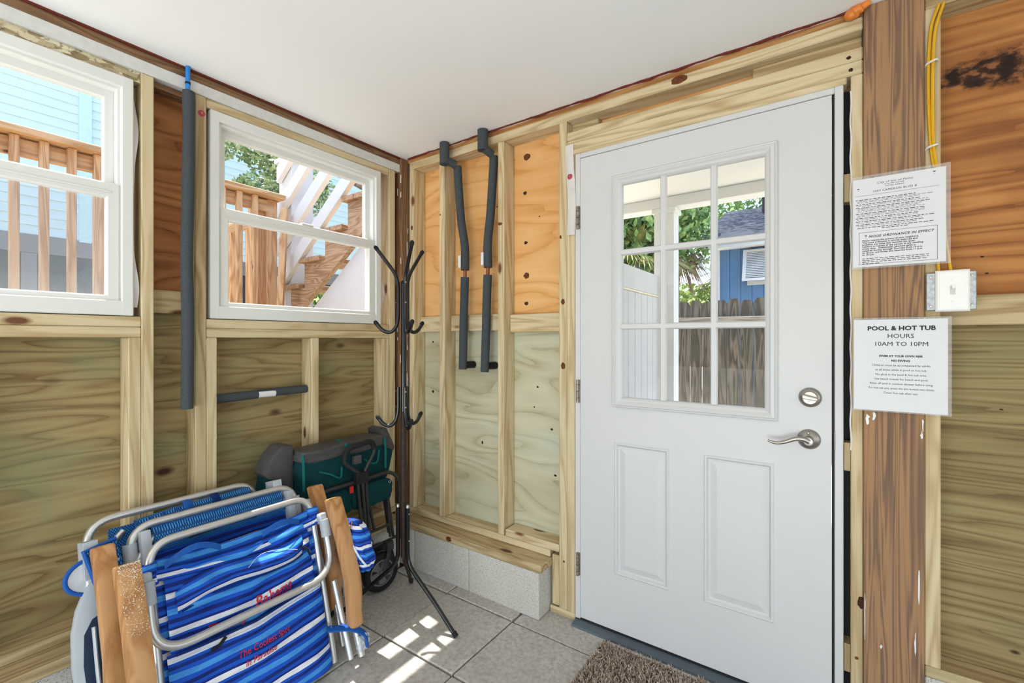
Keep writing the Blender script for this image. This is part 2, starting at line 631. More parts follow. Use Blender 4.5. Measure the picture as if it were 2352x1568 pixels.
def mesh_cloth():
    b = NB('blue_woven_mesh', 0.6, 0, 0.3)
    w = b.n('TexWave', Vector=b.coords((1, 1, 1), False), Scale=85.0, Distortion=1.5)
    w.wave_type = 'BANDS'
    w.bands_direction = 'DIAGONAL'
    w2 = b.n('TexWave', Vector=b.coords((1, -1, 1), False), Scale=85.0, Distortion=1.5)
    w2.bands_direction = 'DIAGONAL'
    k = b.math('MULTIPLY', w.outputs['Fac'], w2.outputs['Fac'])
    b.base(b.ramp(k, [(0.05, S(12, 58, 116)), (0.35, S(20, 106, 182)), (0.7, S(78, 164, 222))]))
    b.bump(k, 0.4, 0.002)
    return b.m


mesh_blue = mesh_cloth()


def striped(name, phase=0.0, period=0.105):
    """horizontal stripes across the cloth, following the local v coordinate stored in the UV map"""
    b = NB(name, 0.72, 0, 0.25)
    uv = b.n('UVMap')
    sx = b.n('SeparateXYZ', Vector=uv.outputs[0])
    wob = b.noise(b.n('VectorMath', _operation='MULTIPLY', i0=uv.outputs[0], i1=(3.0, 8.0, 1)).outputs[0], 1.5, 2)
    v = b.math('ADD', sx.outputs[1], b.math('MULTIPLY', wob, 0.012))
    f = b.math('FRACT', b.math('ADD', b.math('DIVIDE', v, period), phase))
    NV, BL, LB, WH = S(14, 36, 110), S(20, 82, 190), S(70, 150, 222), S(228, 228, 232)
    st = [(0.0, BL), (0.10, NV), (0.22, BL), (0.34, LB), (0.50, BL), (0.60, NV), (0.70, BL), (0.78, WH), (0.93, NV)]
    c = b.ramp(f, st, 'CONSTANT')
    fine = b.noise(b.n('VectorMath', _operation='MULTIPLY', i0=uv.outputs[0], i1=(14, 60, 1)).outputs[0], 1.0, 4, 0.6)
    c = b.mix(b.ramp(fine, [(0.45, (0, 0, 0, 1)), (0.75, (0.45, 0.45, 0.45, 1))]), c, S(16, 66, 170))
    b.base(c)
    return b.m


stripe_m = striped('blue_striped_cloth', 0.15)
stripe2_m = striped('blue_striped_cloth_fine', 0.6, 0.075)


def glass(name, tint=(1, 1, 1, 1), refl=0.6):
    m = bpy.data.materials.new(name)
    m.use_nodes = True
    t = m.node_tree
    t.nodes.clear()
    o = t.nodes.new('ShaderNodeOutputMaterial')
    mx = t.nodes.new('ShaderNodeMixShader')
    tr = t.nodes.new('ShaderNodeBsdfTransparent')
    tr.inputs[0].default_value = tint
    gl = t.nodes.new('ShaderNodeBsdfGlossy')
    gl.inputs['Roughness'].default_value = 0.02
    fr = t.nodes.new('ShaderNodeFresnel')
    fr.inputs[0].default_value = 1.35
    mu = t.nodes.new('ShaderNodeMath')
    mu.operation = 'MULTIPLY'
    mu.inputs[1].default_value = refl
    t.links.new(fr.outputs[0], mu.inputs[0])
    t.links.new(mu.outputs[0], mx.inputs[0])
    t.links.new(tr.outputs[0], mx.inputs[1])
    t.links.new(gl.outputs[0], mx.inputs[2])
    t.links.new(mx.outputs[0], o.inputs[0])
    return m


glass_m = glass('window_glass', (0.97, 0.985, 0.985, 1), 0.22)


def veil(name, col, amount, speck=0.0):
    m = bpy.data.materials.new(name)
    m.use_nodes = True
    t = m.node_tree
    t.nodes.clear()
    o = t.nodes.new('ShaderNodeOutputMaterial')
    mx = t.nodes.new('ShaderNodeMixShader')
    mx.inputs[0].default_value = amount
    tr = t.nodes.new('ShaderNodeBsdfTransparent')
    df = t.nodes.new('ShaderNodeBsdfPrincipled')
    df.inputs['Base Color'].default_value = col
    df.inputs['Roughness'].default_value = 0.35
    if speck:
        tc = t.nodes.new('ShaderNodeTexCoord')
        nz = t.nodes.new('ShaderNodeTexNoise')
        nz.inputs['Scale'].default_value = 900
        rp = t.nodes.new('ShaderNodeMath')
        rp.operation = 'MULTIPLY'
        rp.inputs[1].default_value = amount * 2
        t.links.new(tc.outputs['Object'], nz.inputs['Vector'])
        t.links.new(nz.outputs[0], rp.inputs[0])
        t.links.new(rp.outputs[0], mx.inputs[0])
    t.links.new(tr.outputs[0], mx.inputs[1])
    t.links.new(df.outputs[0], mx.inputs[2])
    t.links.new(mx.outputs[0], o.inputs[0])
    return m


laminate = veil('clear_laminate', S(235, 235, 235), 0.16)
screen_veil = veil('insect_screen_mesh', S(190, 195, 200), 0.16, 1.0)
clear_vinyl = veil('clear_vinyl', S(240, 245, 250), 0.45)


def leaf(name, a, b_, c_, glow=0.25):
    b = NB(name, 0.45, 0, 0.4)
    f = b.noise(b.coords((1, 1, 1)), 9.0, 5, 0.7)
    b.base(b.ramp(f, [(0.3, a), (0.5, b_), (0.72, c_)]))
    b.b.inputs['Transmission Weight'].default_value = 0.0
    return b.m


leaf_oak = leaf('oak_leaf', S(62, 92, 48), S(118, 150, 78), S(192, 206, 128))
leaf_mid = leaf('olive_leaf', S(84, 112, 78), S(146, 168, 118), S(214, 222, 176))
leaf_bright = leaf('sunny_leaf', S(84, 112, 52), S(142, 166, 84), S(206, 214, 146))
leaf_palm = leaf('palm_frond', S(70, 84, 40), S(120, 128, 66), S(170, 150, 92))
leaf_dead = leaf('dead_frond', S(84, 60, 42), S(126, 94, 64), S(168, 134, 96))
bark = plain('grey_bark', S(122, 108, 98), 0.95, 0, 0.1, 0.4, 26, 0.8)

# ------------------------------------------------------------------ floor, ceiling
floor = box('floor', (-0.1, -4.0, -0.09), (4.2, 0.1, -0.012), grout_m)
tag(floor, 'sandy bed with square grey concrete pavers', None, None, 'structure')
GX = [-0.298 + 0.39 * k for k in range(12)]
GY = [-0.162 - 0.392 * k for k in range(11)]
pv = None
for i in range(11):
    for j in range(10):
        x0, x1 = max(GX[i], 0.02), min(GX[i + 1], 4.2)
        y0, y1 = max(GY[j + 1], -4.0), GY[j]
        dz = random.uniform(-0.0025, 0.0015)
        full = (x1 - x0 > 0.385 and y1 - y0 > 0.385)
        c = ((x0 + x1) / 2, (y0 + y1) / 2, -0.02 + dz)
        if full and pv:
            clone(pv, c, floor)
        else:
            o = box('paver', (x0 + 0.003, y0 + 0.003, -0.04), (x1 - 0.003, y1 - 0.003, 0.0), paver_m, floor, 0.004)
            o.location.z += dz
            if full:
                pv = o
for x0, x1 in ((0.10, 0.4815), (0.4815, 0.8715)):
    box('paver', (x0 + 0.003, -0.159, -0.04), (x1 - 0.003, -0.06, 0.004), paver_m, floor, 0.003)
for k in range(8):
    x0 = 0.875 + 0.39 * k
    box('paver', (x0 + 0.003, -0.159, -0.04), (min(4.2, x0 + 0.387), 0.09, 0.0), paver_m, floor, 0.003)

ceil = box('ceiling', (-0.1, -4.0, 2.30), (4.2, 0.1, 2.40), ceiling_m)
tag(ceil, 'smooth white painted ceiling', None, None, 'structure')
ovh = box('sky_blocker', (-0.1, -8.5, 2.32), (8.5, -4.0, 2.42), white_wood)  # added unseen slab, cuts the sky light entering from behind
tag(ovh, 'added unseen slab beyond the open rear, blocking sky light', None, None, 'structure')
ovh2 = box('sky_blocker', (4.2, -4.0, 2.32), (8.5, 0.1, 2.42), white_wood)  # second added slab, cuts the sky light from this side
tag(ovh2, 'added unseen slab beside the shed, blocking sky light', None, None, 'structure')
box('sealant', (0.0, -4.0, 2.293), (0.008, -0.04, 2.3005), red_caulk, ceil)
bm = bmesh.new()
xs = np.linspace(0.03, 2.11, 60)
prev = None
add_tube(bm, [(x, -0.012 + random.uniform(-0.003, 0.003), 2.298) for x in xs], [random.uniform(0.003, 0.0075) for _ in xs], 6)
finish('sealant', bm, red_caulk, ceil, True)

# ------------------------------------------------------------------ wall with the two windows (x = 0)
WL = thing('wall_left', (-0.05, -2.0, 0.0), 'open stud wall with two windows and treated plywood', None, None, 'structure')
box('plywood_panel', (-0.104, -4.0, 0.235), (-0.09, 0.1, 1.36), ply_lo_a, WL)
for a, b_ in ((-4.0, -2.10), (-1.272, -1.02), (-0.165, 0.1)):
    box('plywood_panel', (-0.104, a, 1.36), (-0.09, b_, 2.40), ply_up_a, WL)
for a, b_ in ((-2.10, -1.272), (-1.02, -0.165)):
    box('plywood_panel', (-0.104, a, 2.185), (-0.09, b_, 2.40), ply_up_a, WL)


def studA(y0, y1, z0, z1, m=None, x0=-0.09, x1=0.0, name='stud', bv=0.003):
    return box(name, (x0, y0, z0), (x1, y1, z1), m or PINE[2], WL, bv)


studA(-1.281, -1.2445, 0.3055, 1.2615)
studA(-1.244, -1.2065, 0.3055, 2.2165)
studA(-1.0745, -1.0355, 0.3055, 2.2165, WET[2])
studA(-1.035, -0.9975, 0.3055, 1.2615)
studA(-0.589, -0.551, 0.3055, 1.2615)
studA(-0.160, -0.1215, 0.3055, 1.2615)
studA(-0.1205, -0.080, 0.3055, 2.2165)
studA(-2.15, -2.112, 0.3055, 2.2165)
studA(-1.70, -1.662, 0.3055, 1.2615)
for y in (-2.6, -3.0, -3.4, -3.8):
    studA(y, y + 0.038, 0.3055, 2.2165)
for a, b_ in ((-2.111, -1.2445), (-1.0345, -0.121)):
    box('window_sill_board', (-0.09, a, 1.262), (0, b_, 1.2985), PINE[1], WL, 0.003)
    box('window_sill_board', (-0.09, a, 1.2995), (0, b_, 1.336), PINE[1], WL, 0.003)
box('blocking', (-0.09, -1.2065, 1.355), (-0.052, -1.075, 1.443), WET[1], WL, 0.003)
box('header', (-0.09, -2.111, 2.181), (-0.012, -1.2445, 2.2165), osb_m, WL)
box('header', (-0.09, -1.0345, 2.181), (-0.006, -0.121, 2.2165), PINE[1], WL, 0.002)
box('header', (-0.09, -1.2065, 2.195), (-0.03, -1.075, 2.2165), brown_board_y, WL, 0.002)
box('bottom_plate', (-0.09, -4.0, 0.2725), (0, -0.02, 0.305), WET[1], WL, 0.003)
box('bottom_plate', (-0.09, -4.0, 0.235), (0.095, -0.10, 0.272), WET[1], WL, 0.004)
y = -0.10
i = 0
while y > -3.99:
    y0 = max(-4.0, y - 0.394)
    box('concrete_block', (-0.10, y0 + 0.005, -0.012), (0.07, y - 0.005, 0.2345), cmu_a, WL, 0.006)
    y = y0
box('mortar', (-0.095, -4.0, -0.012), (0.062, -0.1, 0.23), cmu_a, WL)
t1 = box('trim_1', (-0.09, -4.0, 2.217), (0.003, -0.047, 2.262), white_wood, None, 0.003)
tag(t1, 'long white painted board above the windows', None, None, 'structure')
t2 = box('trim_2', (-0.09, -4.0, 2.263), (-0.004, -0.047, 2.2995), brown_board_y, None, 0.002)
tag(t2, 'brown board between white trim and ceiling', None, None, 'structure')
cp = box('trim_3', (-0.088, -0.046, 0.272), (0.012, 0.088, 2.2995), brown_board_z, None, 0.003)
tag(cp, 'brown wooden corner post flecked with white paint', None, None, 'structure')
random.seed(3)
for k in range(26):
    z = random.uniform(0.9, 2.25)
    h = random.uniform(0.01, 0.09)
    if random.random() < 0.6:
        yy = random.uniform(-0.006, 0.001)
        box('paint_fleck', (0.0115, yy, z), (0.0135, yy + 0.004, min(2.29, z + h)), white_paint, cp)
    else:
        xx = random.uniform(-0.028, -0.02) if random.random() < .6 else 0.006
        box('paint_fleck', (xx, -0.0475, z), (xx + 0.005, -0.0455, min(2.29, z + h * .6)), white_paint, cp)


# ------------------------------------------------------------------ double hung windows
def window(name, y0, y1, label, screen):
    z0, z1 = 1.3385, 2.179
    W = thing(name, (-0.04, (y0 + y1) / 2, z0), label, None, None, 'structure')

    def ring(nm, ya, yb, za, zb, wside, wtop, wbot, xa, xb, bv=0.003):
        bm = bmesh.new()
        add_box(bm, (xa, ya, za), (xb, ya + wside, zb), bv)
        add_box(bm, (xa, yb - wside, za), (xb, yb, zb), bv)
        add_box(bm, (xa, ya + wside * 0.5, zb - wtop), (xb - 0.0004, yb - wside * 0.5, zb - 0.0004), bv)
        add_box(bm, (xa, ya + wside * 0.5, za + 0.0004), (xb - 0.0004, yb - wside * 0.5, za + wbot), bv)
        return finish(nm, bm, vinyl, W)

    f = ring('frame', y0, y1, z0, z1, 0.034, 0.040, 0.052, -0.085, 0.002)
    ring('frame_stop', y0 + 0.030, y1 - 0.030, z0 + 0.045, z1 - 0.036, 0.014, 0.014, 0.012, -0.085, -0.012, 0.002)
    zm = z0 + 0.435
    # upper sash sits further out
    us = ring('upper_sash', y0 + 0.042, y1 - 0.042, zm - 0.02, z1 - 0.045, 0.030, 0.034, 0.040, -0.072, -0.044, 0.003)
    box('pane', (-0.062, y0 + 0.068, zm + 0.016), (-0.058, y1 - 0.068, z1 - 0.076), glass_m, us)
    ls = ring('lower_sash', y0 + 0.036, y1 - 0.036, z0 + 0.044, zm + 0.024, 0.036, 0.052, 0.026, -0.040, -0.008, 0.004)
    box('pane', (-0.026, y0 + 0.068, z0 + 0.066), (-0.022, y1 - 0.068, zm - 0.024), glass_m, ls)
    box('sash_lock', (-0.036, (y0 + y1) / 2 - 0.03, zm + 0.0245), (-0.012, (y0 + y1) / 2 + 0.03, zm + 0.034), vinyl, ls, 0.003)
    box('lift_rail', (-0.012, y0 + 0.06, zm - 0.012), (-0.004, y1 - 0.06, zm - 0.006), vinyl, ls, 0.001)
    if screen:
        box('insect_screen', (-0.0805, y0 + 0.05, z0 + 0.05), (-0.0795, y1 - 0.05, zm), screen_veil, W)
    return W


w1 = window('window_1', -2.106, -1.266, 'white vinyl window with insect screen at the left edge', True)
sheet('house_wrap', lambda s, t: (-0.02 + 0.010 * math.sin(t * 11), -1.2655 + s * (0.006 + 0.013 * max(0, math.sin(t * 8.0 + 1.0)) ** 2), 1.37 + t * 0.75), 4, 40, 0.001, wrap_m, w1)
w2 = window('window_2', -1.022, -0.180, 'white vinyl window beside the corner looking onto stairs', False)
box('latch_slot', (-0.030, -0.81, 2.1405), (-0.026, -0.66, 2.145), PINE[1], w2)
# strip of wrinkled house wrap between window frame and stud
sheet('house_wrap', lambda s, t: (-0.03 + 0.012 * math.sin(t * 9), -0.178 + s * (0.008 + 0.03 * max(0, math.sin(t * 7.0 + 0.3)) ** 2), 1.40 + t * 0.62), 4, 40, 0.001, wrap_m, w2)

# ------------------------------------------------------------------ wall with the door (y = 0)
WB = thing('wall_back', (0.6, 0.05, 0.0), 'open stud wall around the white door', None, None, 'structure')
box('plywood_panel', (-0.09, 0.0905, 0.2), (1.10, 0.104, 1.34), ply_lo_b, WB)
box('plywood_panel', (-0.09, 0.0905, 1.34), (1.10, 0.104, 2.40), ply_up_b, WB)
box('plywood_panel', (1.10, 0.0905, 2.085), (2.10, 0.104, 2.40), ply_up_b, WB)
box('plywood_panel', (2.10, 0.0905, -0.01), (4.2, 0.104, 1.34), ply_lo_r, WB)
box('plywood_panel', (2.10, 0.0905, 1.34), (4.2, 0.104, 2.40), ply_up_r, WB)


def studB(x0, x1, z0, z1, m=None, y0=0.0, y1=0.09, name='stud', bv=0.003):
    return box(name, (x0, y0, z0), (x1, y1, z1), m or PINE[2], WB, bv)


studB(0.028, 0.066, 0.2835, 2.2375)
studB(0.268, 0.307, 0.2835, 2.2375)
studB(0.671, 0.709, 0.2835, 2.2375)
studB(1.020, 1.0595, 0.032, 2.2375)
studB(1.060, 1.099, 0.032, 2.099)
studB(2.085, 2.1165, 0.0, 2.099)
studB(2.261, 2.297, 0.2835, 2.2375)
for x in (2.70, 3.10, 3.50, 3.9):
    studB(x, x + 0.038, 0.2835, 2.2375)
box('top_plate', (0.028, 0.0, 2.238), (2.116, 0.09, 2.2795), PINE[0], WB, 0.003)
box('top_plate', (2.262, 0.0, 2.238), (4.2, 0.09, 2.2795), WET[0], WB, 0.003)
box('amber_board', (0.013, 0.004, 2.280), (2.116, 0.09, 2.2998), brown_board_x, WB)
box('amber_board', (2.262, 0.004, 2.280), (4.2, 0.09, 2.2998), brown_board_x, WB)
box('header', (1.060, -0.001, 2.1445), (2.116, 0.09, 2.185), PINE[0], WB, 0.004)
box('header', (1.060, 0.0, 2.100), (2.116, 0.09, 2.144), PINE[0], WB, 0.004)
box('shim_board', (1.078, -0.002, 2.0775), (2.075, 0.088, 2.0995), PINE[0], WB, 0.003)
box('blocking', (1.060, 0.05, 2.1855), (1.19, 0.088, 2.2375), WET[0], WB, 0.003)
box('blocking', (1.80, 0.04, 2.1855), (2.116, 0.088, 2.2375), WET[0], WB, 0.003)
box('blocking', (0.066, 0.052, 1.297), (0.268, 0.09, 1.385), PINE[0], WB, 0.003)
box('blocking', (0.307, 0.052, 1.300), (0.671, 0.09, 1.386), PINE[0], WB, 0.003)
box('blocking', (0.709, 0.052, 1.290), (1.020, 0.09, 1.380), PINE[0], WB, 0.003)
box('blocking', (2.297, 0.05, 1.297), (4.2, 0.09, 1.385), WET[0], WB, 0.003)
box('bottom_plate', (0.03, 0.0, 0.250), (0.972, 0.09, 0.283), PINE[0], WB, 0.003)
box('bottom_plate', (0.718, -0.003, 0.2835), (1.0195, 0.089, 0.3185), PINE[0], WB, 0.004)
box('bottom_plate', (2.262, 0.0, 0.250), (4.2, 0.09, 0.283), WET[0], WB, 0.003)
box('bottom_plate', (2.262, 0.0, 0.0), (4.2, 0.09, 0.2495), cmu, WB, 0.003)
box('sill_board', (-0.10, -0.098, 0.2125), (0.982, 0.05, 0.2495), WET[0], WB, 0.004)
box('blocking', (0.984, 0.0, 0.040), (1.0195, 0.05, 0.268), PINE[2], WB, 0.003)
box('bottom_plate', (0.972, 0.0, 0.0), (1.1005, 0.09, 0.0315), PINE[0], WB, 0.003)
for x0, x1 in ((-0.10, 0.163), (0.170, 0.556), (0.564, 0.968)):
    box('concrete_block', (x0, -0.093, 0.001), (x1, 0.05, 0.2118), cmu, WB, 0.006)
box('mortar', (-0.10, -0.086, 0.001), (0.96, 0.045, 0.210), cmu, WB)
# knots in the veneer
knot_m = plain('veneer_knot', S(104, 60, 34), 0.7, 0, 0.2, 0.5, 120)
knot_d = plain('dark_veneer_knot', S(62, 38, 26), 0.7, 0, 0.2, 0.6, 90)


def knot(x, z, rx, rz, m, y=0.0905, seed=0):
    rk = random.Random(seed)
    poly = []
    for k in range(14):
        a = k / 14 * 2 * math.pi
        j = rk.uniform(0.82, 1.12)
        poly.append((x + rx * math.cos(a) * j, y, z + rz * math.sin(a) * j))
    return prism('knot', poly, (0, -0.0006, 0), m, WB)


for k, (x, z, r, m) in enumerate(((0.786, 2.170, 0.020, knot_m), (0.775, 1.99, 0.011, knot_d), (0.780, 1.74, 0.010, knot_d), (0.783, 1.575, 0.018, knot_m), (0.784, 1.435, 0.012, knot_d), (0.60, 1.95, 0.004, knot_d), (0.86, 1.86, 0.004, knot_d))):
    knot(x, z, r, r * 0.85, m, 0.0905, k)
for k, (x, z, rx, rz) in enumerate(((0.85, 1.02, 0.006, 0.005), (0.93, 0.82, 0.008, 0.005), (0.95, 0.60, 0.009, 0.005), (0.50, 0.70, 0.006, 0.009), (0.83, 0.92, 0.005, 0.004), (0.13, 1.24, 0.007, 0.006), (0.13, 0.95, 0.009, 0.008))):
    knot(x, z, rx, rz, knot_d, 0.0905, 40 + k)
for k, (x, z) in enumerate(((2.40, 1.50), (2.41, 1.45), (2.44, 1.05))):
    knot(x, z, 0.0045, 0.0022, knot_d, 0.0905, 120 + k)
for k, (x, z, rx, rz) in enumerate(((1.040, 1.425, 0.011, 0.014), (1.042, 1.135, 0.012, 0.016), (0.685, 1.83, 0.013, 0.008), (1.046, 0.25, 0.005, 0.005), (1.028, 1.72, 0.005, 0.009), (0.05, 1.90, 0.008, 0.014), (0.276, 1.94, 0.004, 0.005), (2.112, 0.42, 0.010, 0.022), (2.10, 0.24, 0.005, 0.005))):
    knot(x, z, rx, rz, knot_m if k != 7 else knot_d, 0.0, 200 + k)
knot(0.43, 0.231, 0.018, 0.012, knot_m, -0.098, 230)
knot(1.55, 2.262, 0.030, 0.016, knot_m, 0.0, 231)
knot(2.08, 2.158, 0.007, 0.006, knot_d, -0.001, 232)
knot(2.085, 2.118, 0.006, 0.006, knot_d, 0.0, 233)
# shims in the dark slot beside the jamb
box('slot_back', (2.066, 0.06, 0.0), (2.0855, 0.09, 2.0775), dark_gap, WB)
for z in (0.18, 0.83, 1.70):
    box('shim', (2.068, 0.012, z), (2.084, 0.06, z + 0.09), WET[2], WB)
wr = sheet('house_wrap', lambda s, t: (1.061 + 0.040 * s + 0.006 * math.sin(t * 5), -0.004 - 0.006 * math.sin(s * 3.1) * (0.6 + 0.4 * math.sin(t * 11)), 1.72 + 0.405 * t), 6, 24, 0.001, wrap_m, WB)
sheet('house_wrap', lambda s, t: (2.083 + 0.004 * s + 0.0015 * math.sin(t * 60), -0.002, 0.9 + 1.15 * t), 2, 60, 0.001, wrap_m, WB)

pst = box('trim_4', (2.117, -0.014, -0.01), (2.260, 0.09, 2.2995), post_old, None, 0.006)
tag(pst, 'weathered brown timber post right of the door', None, None, 'structure')
for x0, x1, z0, z1 in ((2.1175, 2.134, 0.985, 1.03), (2.134, 2.150, 1.0, 1.03), (2.252, 2.2595, 0.975, 1.035), (2.249, 2.258, 0.955, 0.985), (2.1175, 2.122, 0.30, 0.50), (2.244, 2.250, 0.42, 0.60), (2.236, 2.241, 0.30, 0.40), (2.155, 2.165, 0.30, 0.315)):
    random.seed(int(x0 * 1000))
    poly = []
    for k in range(12):
        a = k / 12 * 2 * math.pi
        poly.append((x0 + (x1 - x0) * (0.5 + 0.5 * math.cos(a) * random.uniform(.2, 1)), -0.0142, z0 + (z1 - z0) * (0.5 + 0.5 * math.sin(a) * random.uniform(.35, 1))))
    prism('paint_patch', poly, (0, -0.0012, 0), white_paint, pst)

# ------------------------------------------------------------------ door
D = thing('door_1', (1.58, 0.02, 0.0), 'white half-glass door with nine panes and two panels', None, None, 'structure')


def inset_panel_face(bm, x0, x1, z0, z1, y):
    """moulded panel: rings of rectangles at given insets and depths"""
    prof = [(0.0, 0.0), (0.004, -0.004), (0.010, -0.0035), (0.016, 0.006), (0.022, 0.0065), (0.044, 0.0005), (0.046, 0.0)]
    prev = None
    for ins, dy in prof:
        q = [bm.verts.new((a, y + dy, c)) for a, c in ((x0 + ins, z0 + ins), (x1 - ins, z0 + ins), (x1 - ins, z1 - ins), (x0 + ins, z1 - ins))]
        if prev:
            for k in range(4):
                bm.faces.new((prev[k], prev[(k + 1) % 4], q[(k + 1) % 4], q[k]))
        prev = q
    bm.faces.new(prev)


DX0, DX1, DZ0, DZ1 = 1.128, 2.035, 0.028, 2.053
holes = [(1.300, 1.868, 0.990, 1.925), (1.286, 1.514, 0.267, 0.823), (1.641, 1.872, 0.267, 0.823)]
bm = bmesh.new()
xs = sorted({DX0, DX1, 1.286, 1.300, 1.514, 1.641, 1.868, 1.872})
zs = sorted({DZ0, DZ1, 0.267, 0.823, 0.990, 1.925})


def inh(x, z):
    return any(h[0] < x < h[1] and h[2] < z < h[3] for h in holes)


def vgrid(y):
    vv = {}
    for a in xs:
        for c in zs:
            vv[(a, c)] = bm.verts.new((a, y, c))
    for a, a2 in zip(xs, xs[1:]):
        for c, c2 in zip(zs, zs[1:]):
            x, z = (a + a2) / 2, (c + c2) / 2
            h = [k for k, hh in enumerate(holes) if hh[0] < x < hh[1] and hh[2] < z < hh[3]]
            if h and (y < 0.02 or h[0] == 0):
                continue
            bm.faces.new((vv[(a, c)], vv[(a2, c)], vv[(a2, c2)], vv[(a, c2)]))
    return vv


fa = vgrid(0.0)
fb = vgrid(0.044)
for seq in ([(a, DZ0) for a in xs], [(a, DZ1) for a in xs], [(DX0, c) for c in zs], [(DX1, c) for c in zs]):
    for p, q in zip(seq, seq[1:]):
        bm.faces.new((fa[p], fa[q], fb[q], fb[p]))
h = holes[0]
hx = [a for a in xs if h[0] <= a <= h[1]]
hz = [c for c in zs if h[2] <= c <= h[3]]
for seq in ([(a, h[2]) for a in hx], [(a, h[3]) for a in hx], [(h[0], c) for c in hz], [(h[1], c) for c in hz]):
    for p, q in zip(seq, seq[1:]):
        bm.faces.new((fa[p], fa[q], fb[q], fb[p]))
for v in [v for v in bm.verts if not v.link_faces]:
    bm.verts.remove(v)
finish('door_slab', bm, door_m, D)
for x0, x1, z0, z1 in holes[1:]:
    bm = bmesh.new()
    inset_panel_face(bm, x0, x1, z0, z1, 0.0)
    finish('door_panel', bm, door_m, D)
# glass frame moulding
bm = bmesh.new()


def mould(bm, x0, x1, z0, z1, prof):
    prev = None
    for ins, y in prof:
        q = [bm.verts.new((a, y, c)) for a, c in ((x0 + ins, z0 + ins), (x1 - ins, z0 + ins), (x1 - ins, z1 - ins), (x0 + ins, z1 - ins))]
        if prev:
            for k in range(4):
                bm.faces.new((prev[k], prev[(k + 1) % 4], q[(k + 1) % 4], q[k]))
        prev = q


mould(bm, 1.280, 1.883, 0.972, 1.941, [(0.0, 0.001), (0.0, -0.010), (0.003, -0.013), (0.007, -0.011), (0.010, -0.016), (0.020, -0.018), (0.026, -0.013), (0.034, -0.009), (0.040, -0.003), (0.041, 0.016), (0.022, 0.016), (0.022, 0.001)])
finish('glass_frame', bm, door_m, D)
gx = [1.321, 1.491, 1.677, 1.842]
gz = [1.013, 1.308, 1.6165, 1.900]
for x in gx[1:3]:
    prism('muntin', [(x - 0.012, -0.001, gz[0]), (x - 0.008, -0.009, gz[0]), (x + 0.008, -0.009, gz[0]), (x + 0.012, -0.001, gz[0]), (x + 0.012, 0.01, gz[0]), (x - 0.012, 0.01, gz[0])], (0, 0, gz[3] - gz[0]), door_m, D)
for z in gz[1:3]:
    prism('muntin', [(1.317, -0.001, z - 0.0125), (1.317, -0.0088, z - 0.0085), (1.317, -0.0088, z + 0.0085), (1.317, -0.001, z + 0.0125), (1.317, 0.01, z + 0.0125), (1.317, 0.01, z - 0.0125)], (0.530, 0, 0), door_m, D)
for i in range(3):
    for j in range(3):
        box('pane', (gx[i] + 0.0003, 0.0105, gz[j] + 0.0003), (gx[i + 1] - 0.0003, 0.0145, gz[j + 1] - 0.0003), glass_m, D)
# jamb, stops, sweep, threshold
box('jamb', (1.102, -0.001, 0.02), (1.1265, 0.09, 2.0772), door_m, D, 0.002)
box('jamb', (2.0425, -0.001, 0.02), (2.0660, 0.09, 2.0772), door_m, D, 0.002)
box('jamb', (1.1268, -0.001, 2.0560), (2.0422, 0.09, 2.0770), door_m, D, 0.002)
box('weatherstrip', (2.0355, 0.006, 0.02), (2.0424, 0.05, 2.0556), dark_gap, D)
box('weatherstrip', (1.1268, 0.006, 2.0535), (2.0422, 0.05, 2.0558), dark_gap, D)
box('door_sweep', (1.128, 0.004, 0.016), (2.036, 0.04, 0.0275), dark_gap, D)
prism('threshold', [(1.103, -0.040, 0.0), (1.103, -0.036, 0.008), (1.103, -0.012, 0.013), (1.103, 0.0, 0.0155), (1.103, 0.10, 0.0155), (1.103, 0.10, 0.0)], (0.962, 0, 0), threshold_m, D)
for z in (1.792, 1.026, 0.262):
    hg = tube('hinge', [(1.118, -0.008, z - 0.05), (1.118, -0.008, z + 0.05)], 0.0065, hinge_m, D, 10)
    box('hinge_leaf', (1.112, -0.0035, z - 0.05), (1.127, -0.0012, z + 0.05), hinge_m, hg)
    for dz in (-0.03, 0.0, 0.03):
        lathe('hinge_knuckle_ring', [(0.0068, -0.001), (0.0072, 0.0), (0.0068, 0.001)], (1.118, -0.008, z + dz), (0, 0, 1), dark_gap, hg, 10)
db = lathe('deadbolt', [(0.0, -0.024), (0.020, -0.023), (0.0215, -0.020), (0.022, -0.017), (0.027, -0.015), (0.032, -0.010), (0.033, 0.0)], (1.976, 0.0, 1.061), (0, 1, 0), steel, D, 32)
prism('thumb_turn', [(1.955, -0.0235, 1.064), (1.956, -0.0235, 1.073), (1.972, -0.0235, 1.069), (1.995, -0.0235, 1.064), (1.999, -0.0235, 1.058), (1.994, -0.0235, 1.053), (1.973, -0.0235, 1.056), (1.957, -0.0235, 1.058)], (0, -0.016, 0), steel, db, 0.002, True)
lv = lathe('lever_rose', [(0.0, -0.020), (0.013, -0.020), (0.0145, -0.016), (0.028, -0.010), (0.033, -0.004), (0.0335, 0.0)], (1.973, 0.0, 0.921), (0, 1, 0), steel, D, 32)
lathe('lever_hub', [(0.0, -0.052), (0.012, -0.050), (0.0145, -0.044), (0.0135, -0.018)], (1.973, 0.0, 0.921), (0, 1, 0), steel, lv, 24)
pts = smooth_path([(1.975, -0.046, 0.921), (1.958, -0.050, 0.928), (1.936, -0.052, 0.926), (1.905, -0.052, 0.912), (1.880, -0.051, 0.906), (1.857, -0.049, 0.911)], 6)
tube('lever', pts, [0.0105 - 0.006 * i / (len(pts) - 1) for i in range(len(pts))], steel, lv, 12, False, (0.9, 0.8))
lathe('lock_button', [(0, -0.022), (0.003, -0.021), (0.004, -0.015)], (1.972, 0, 0.944), (0, 1, 0), steel, lv, 12)
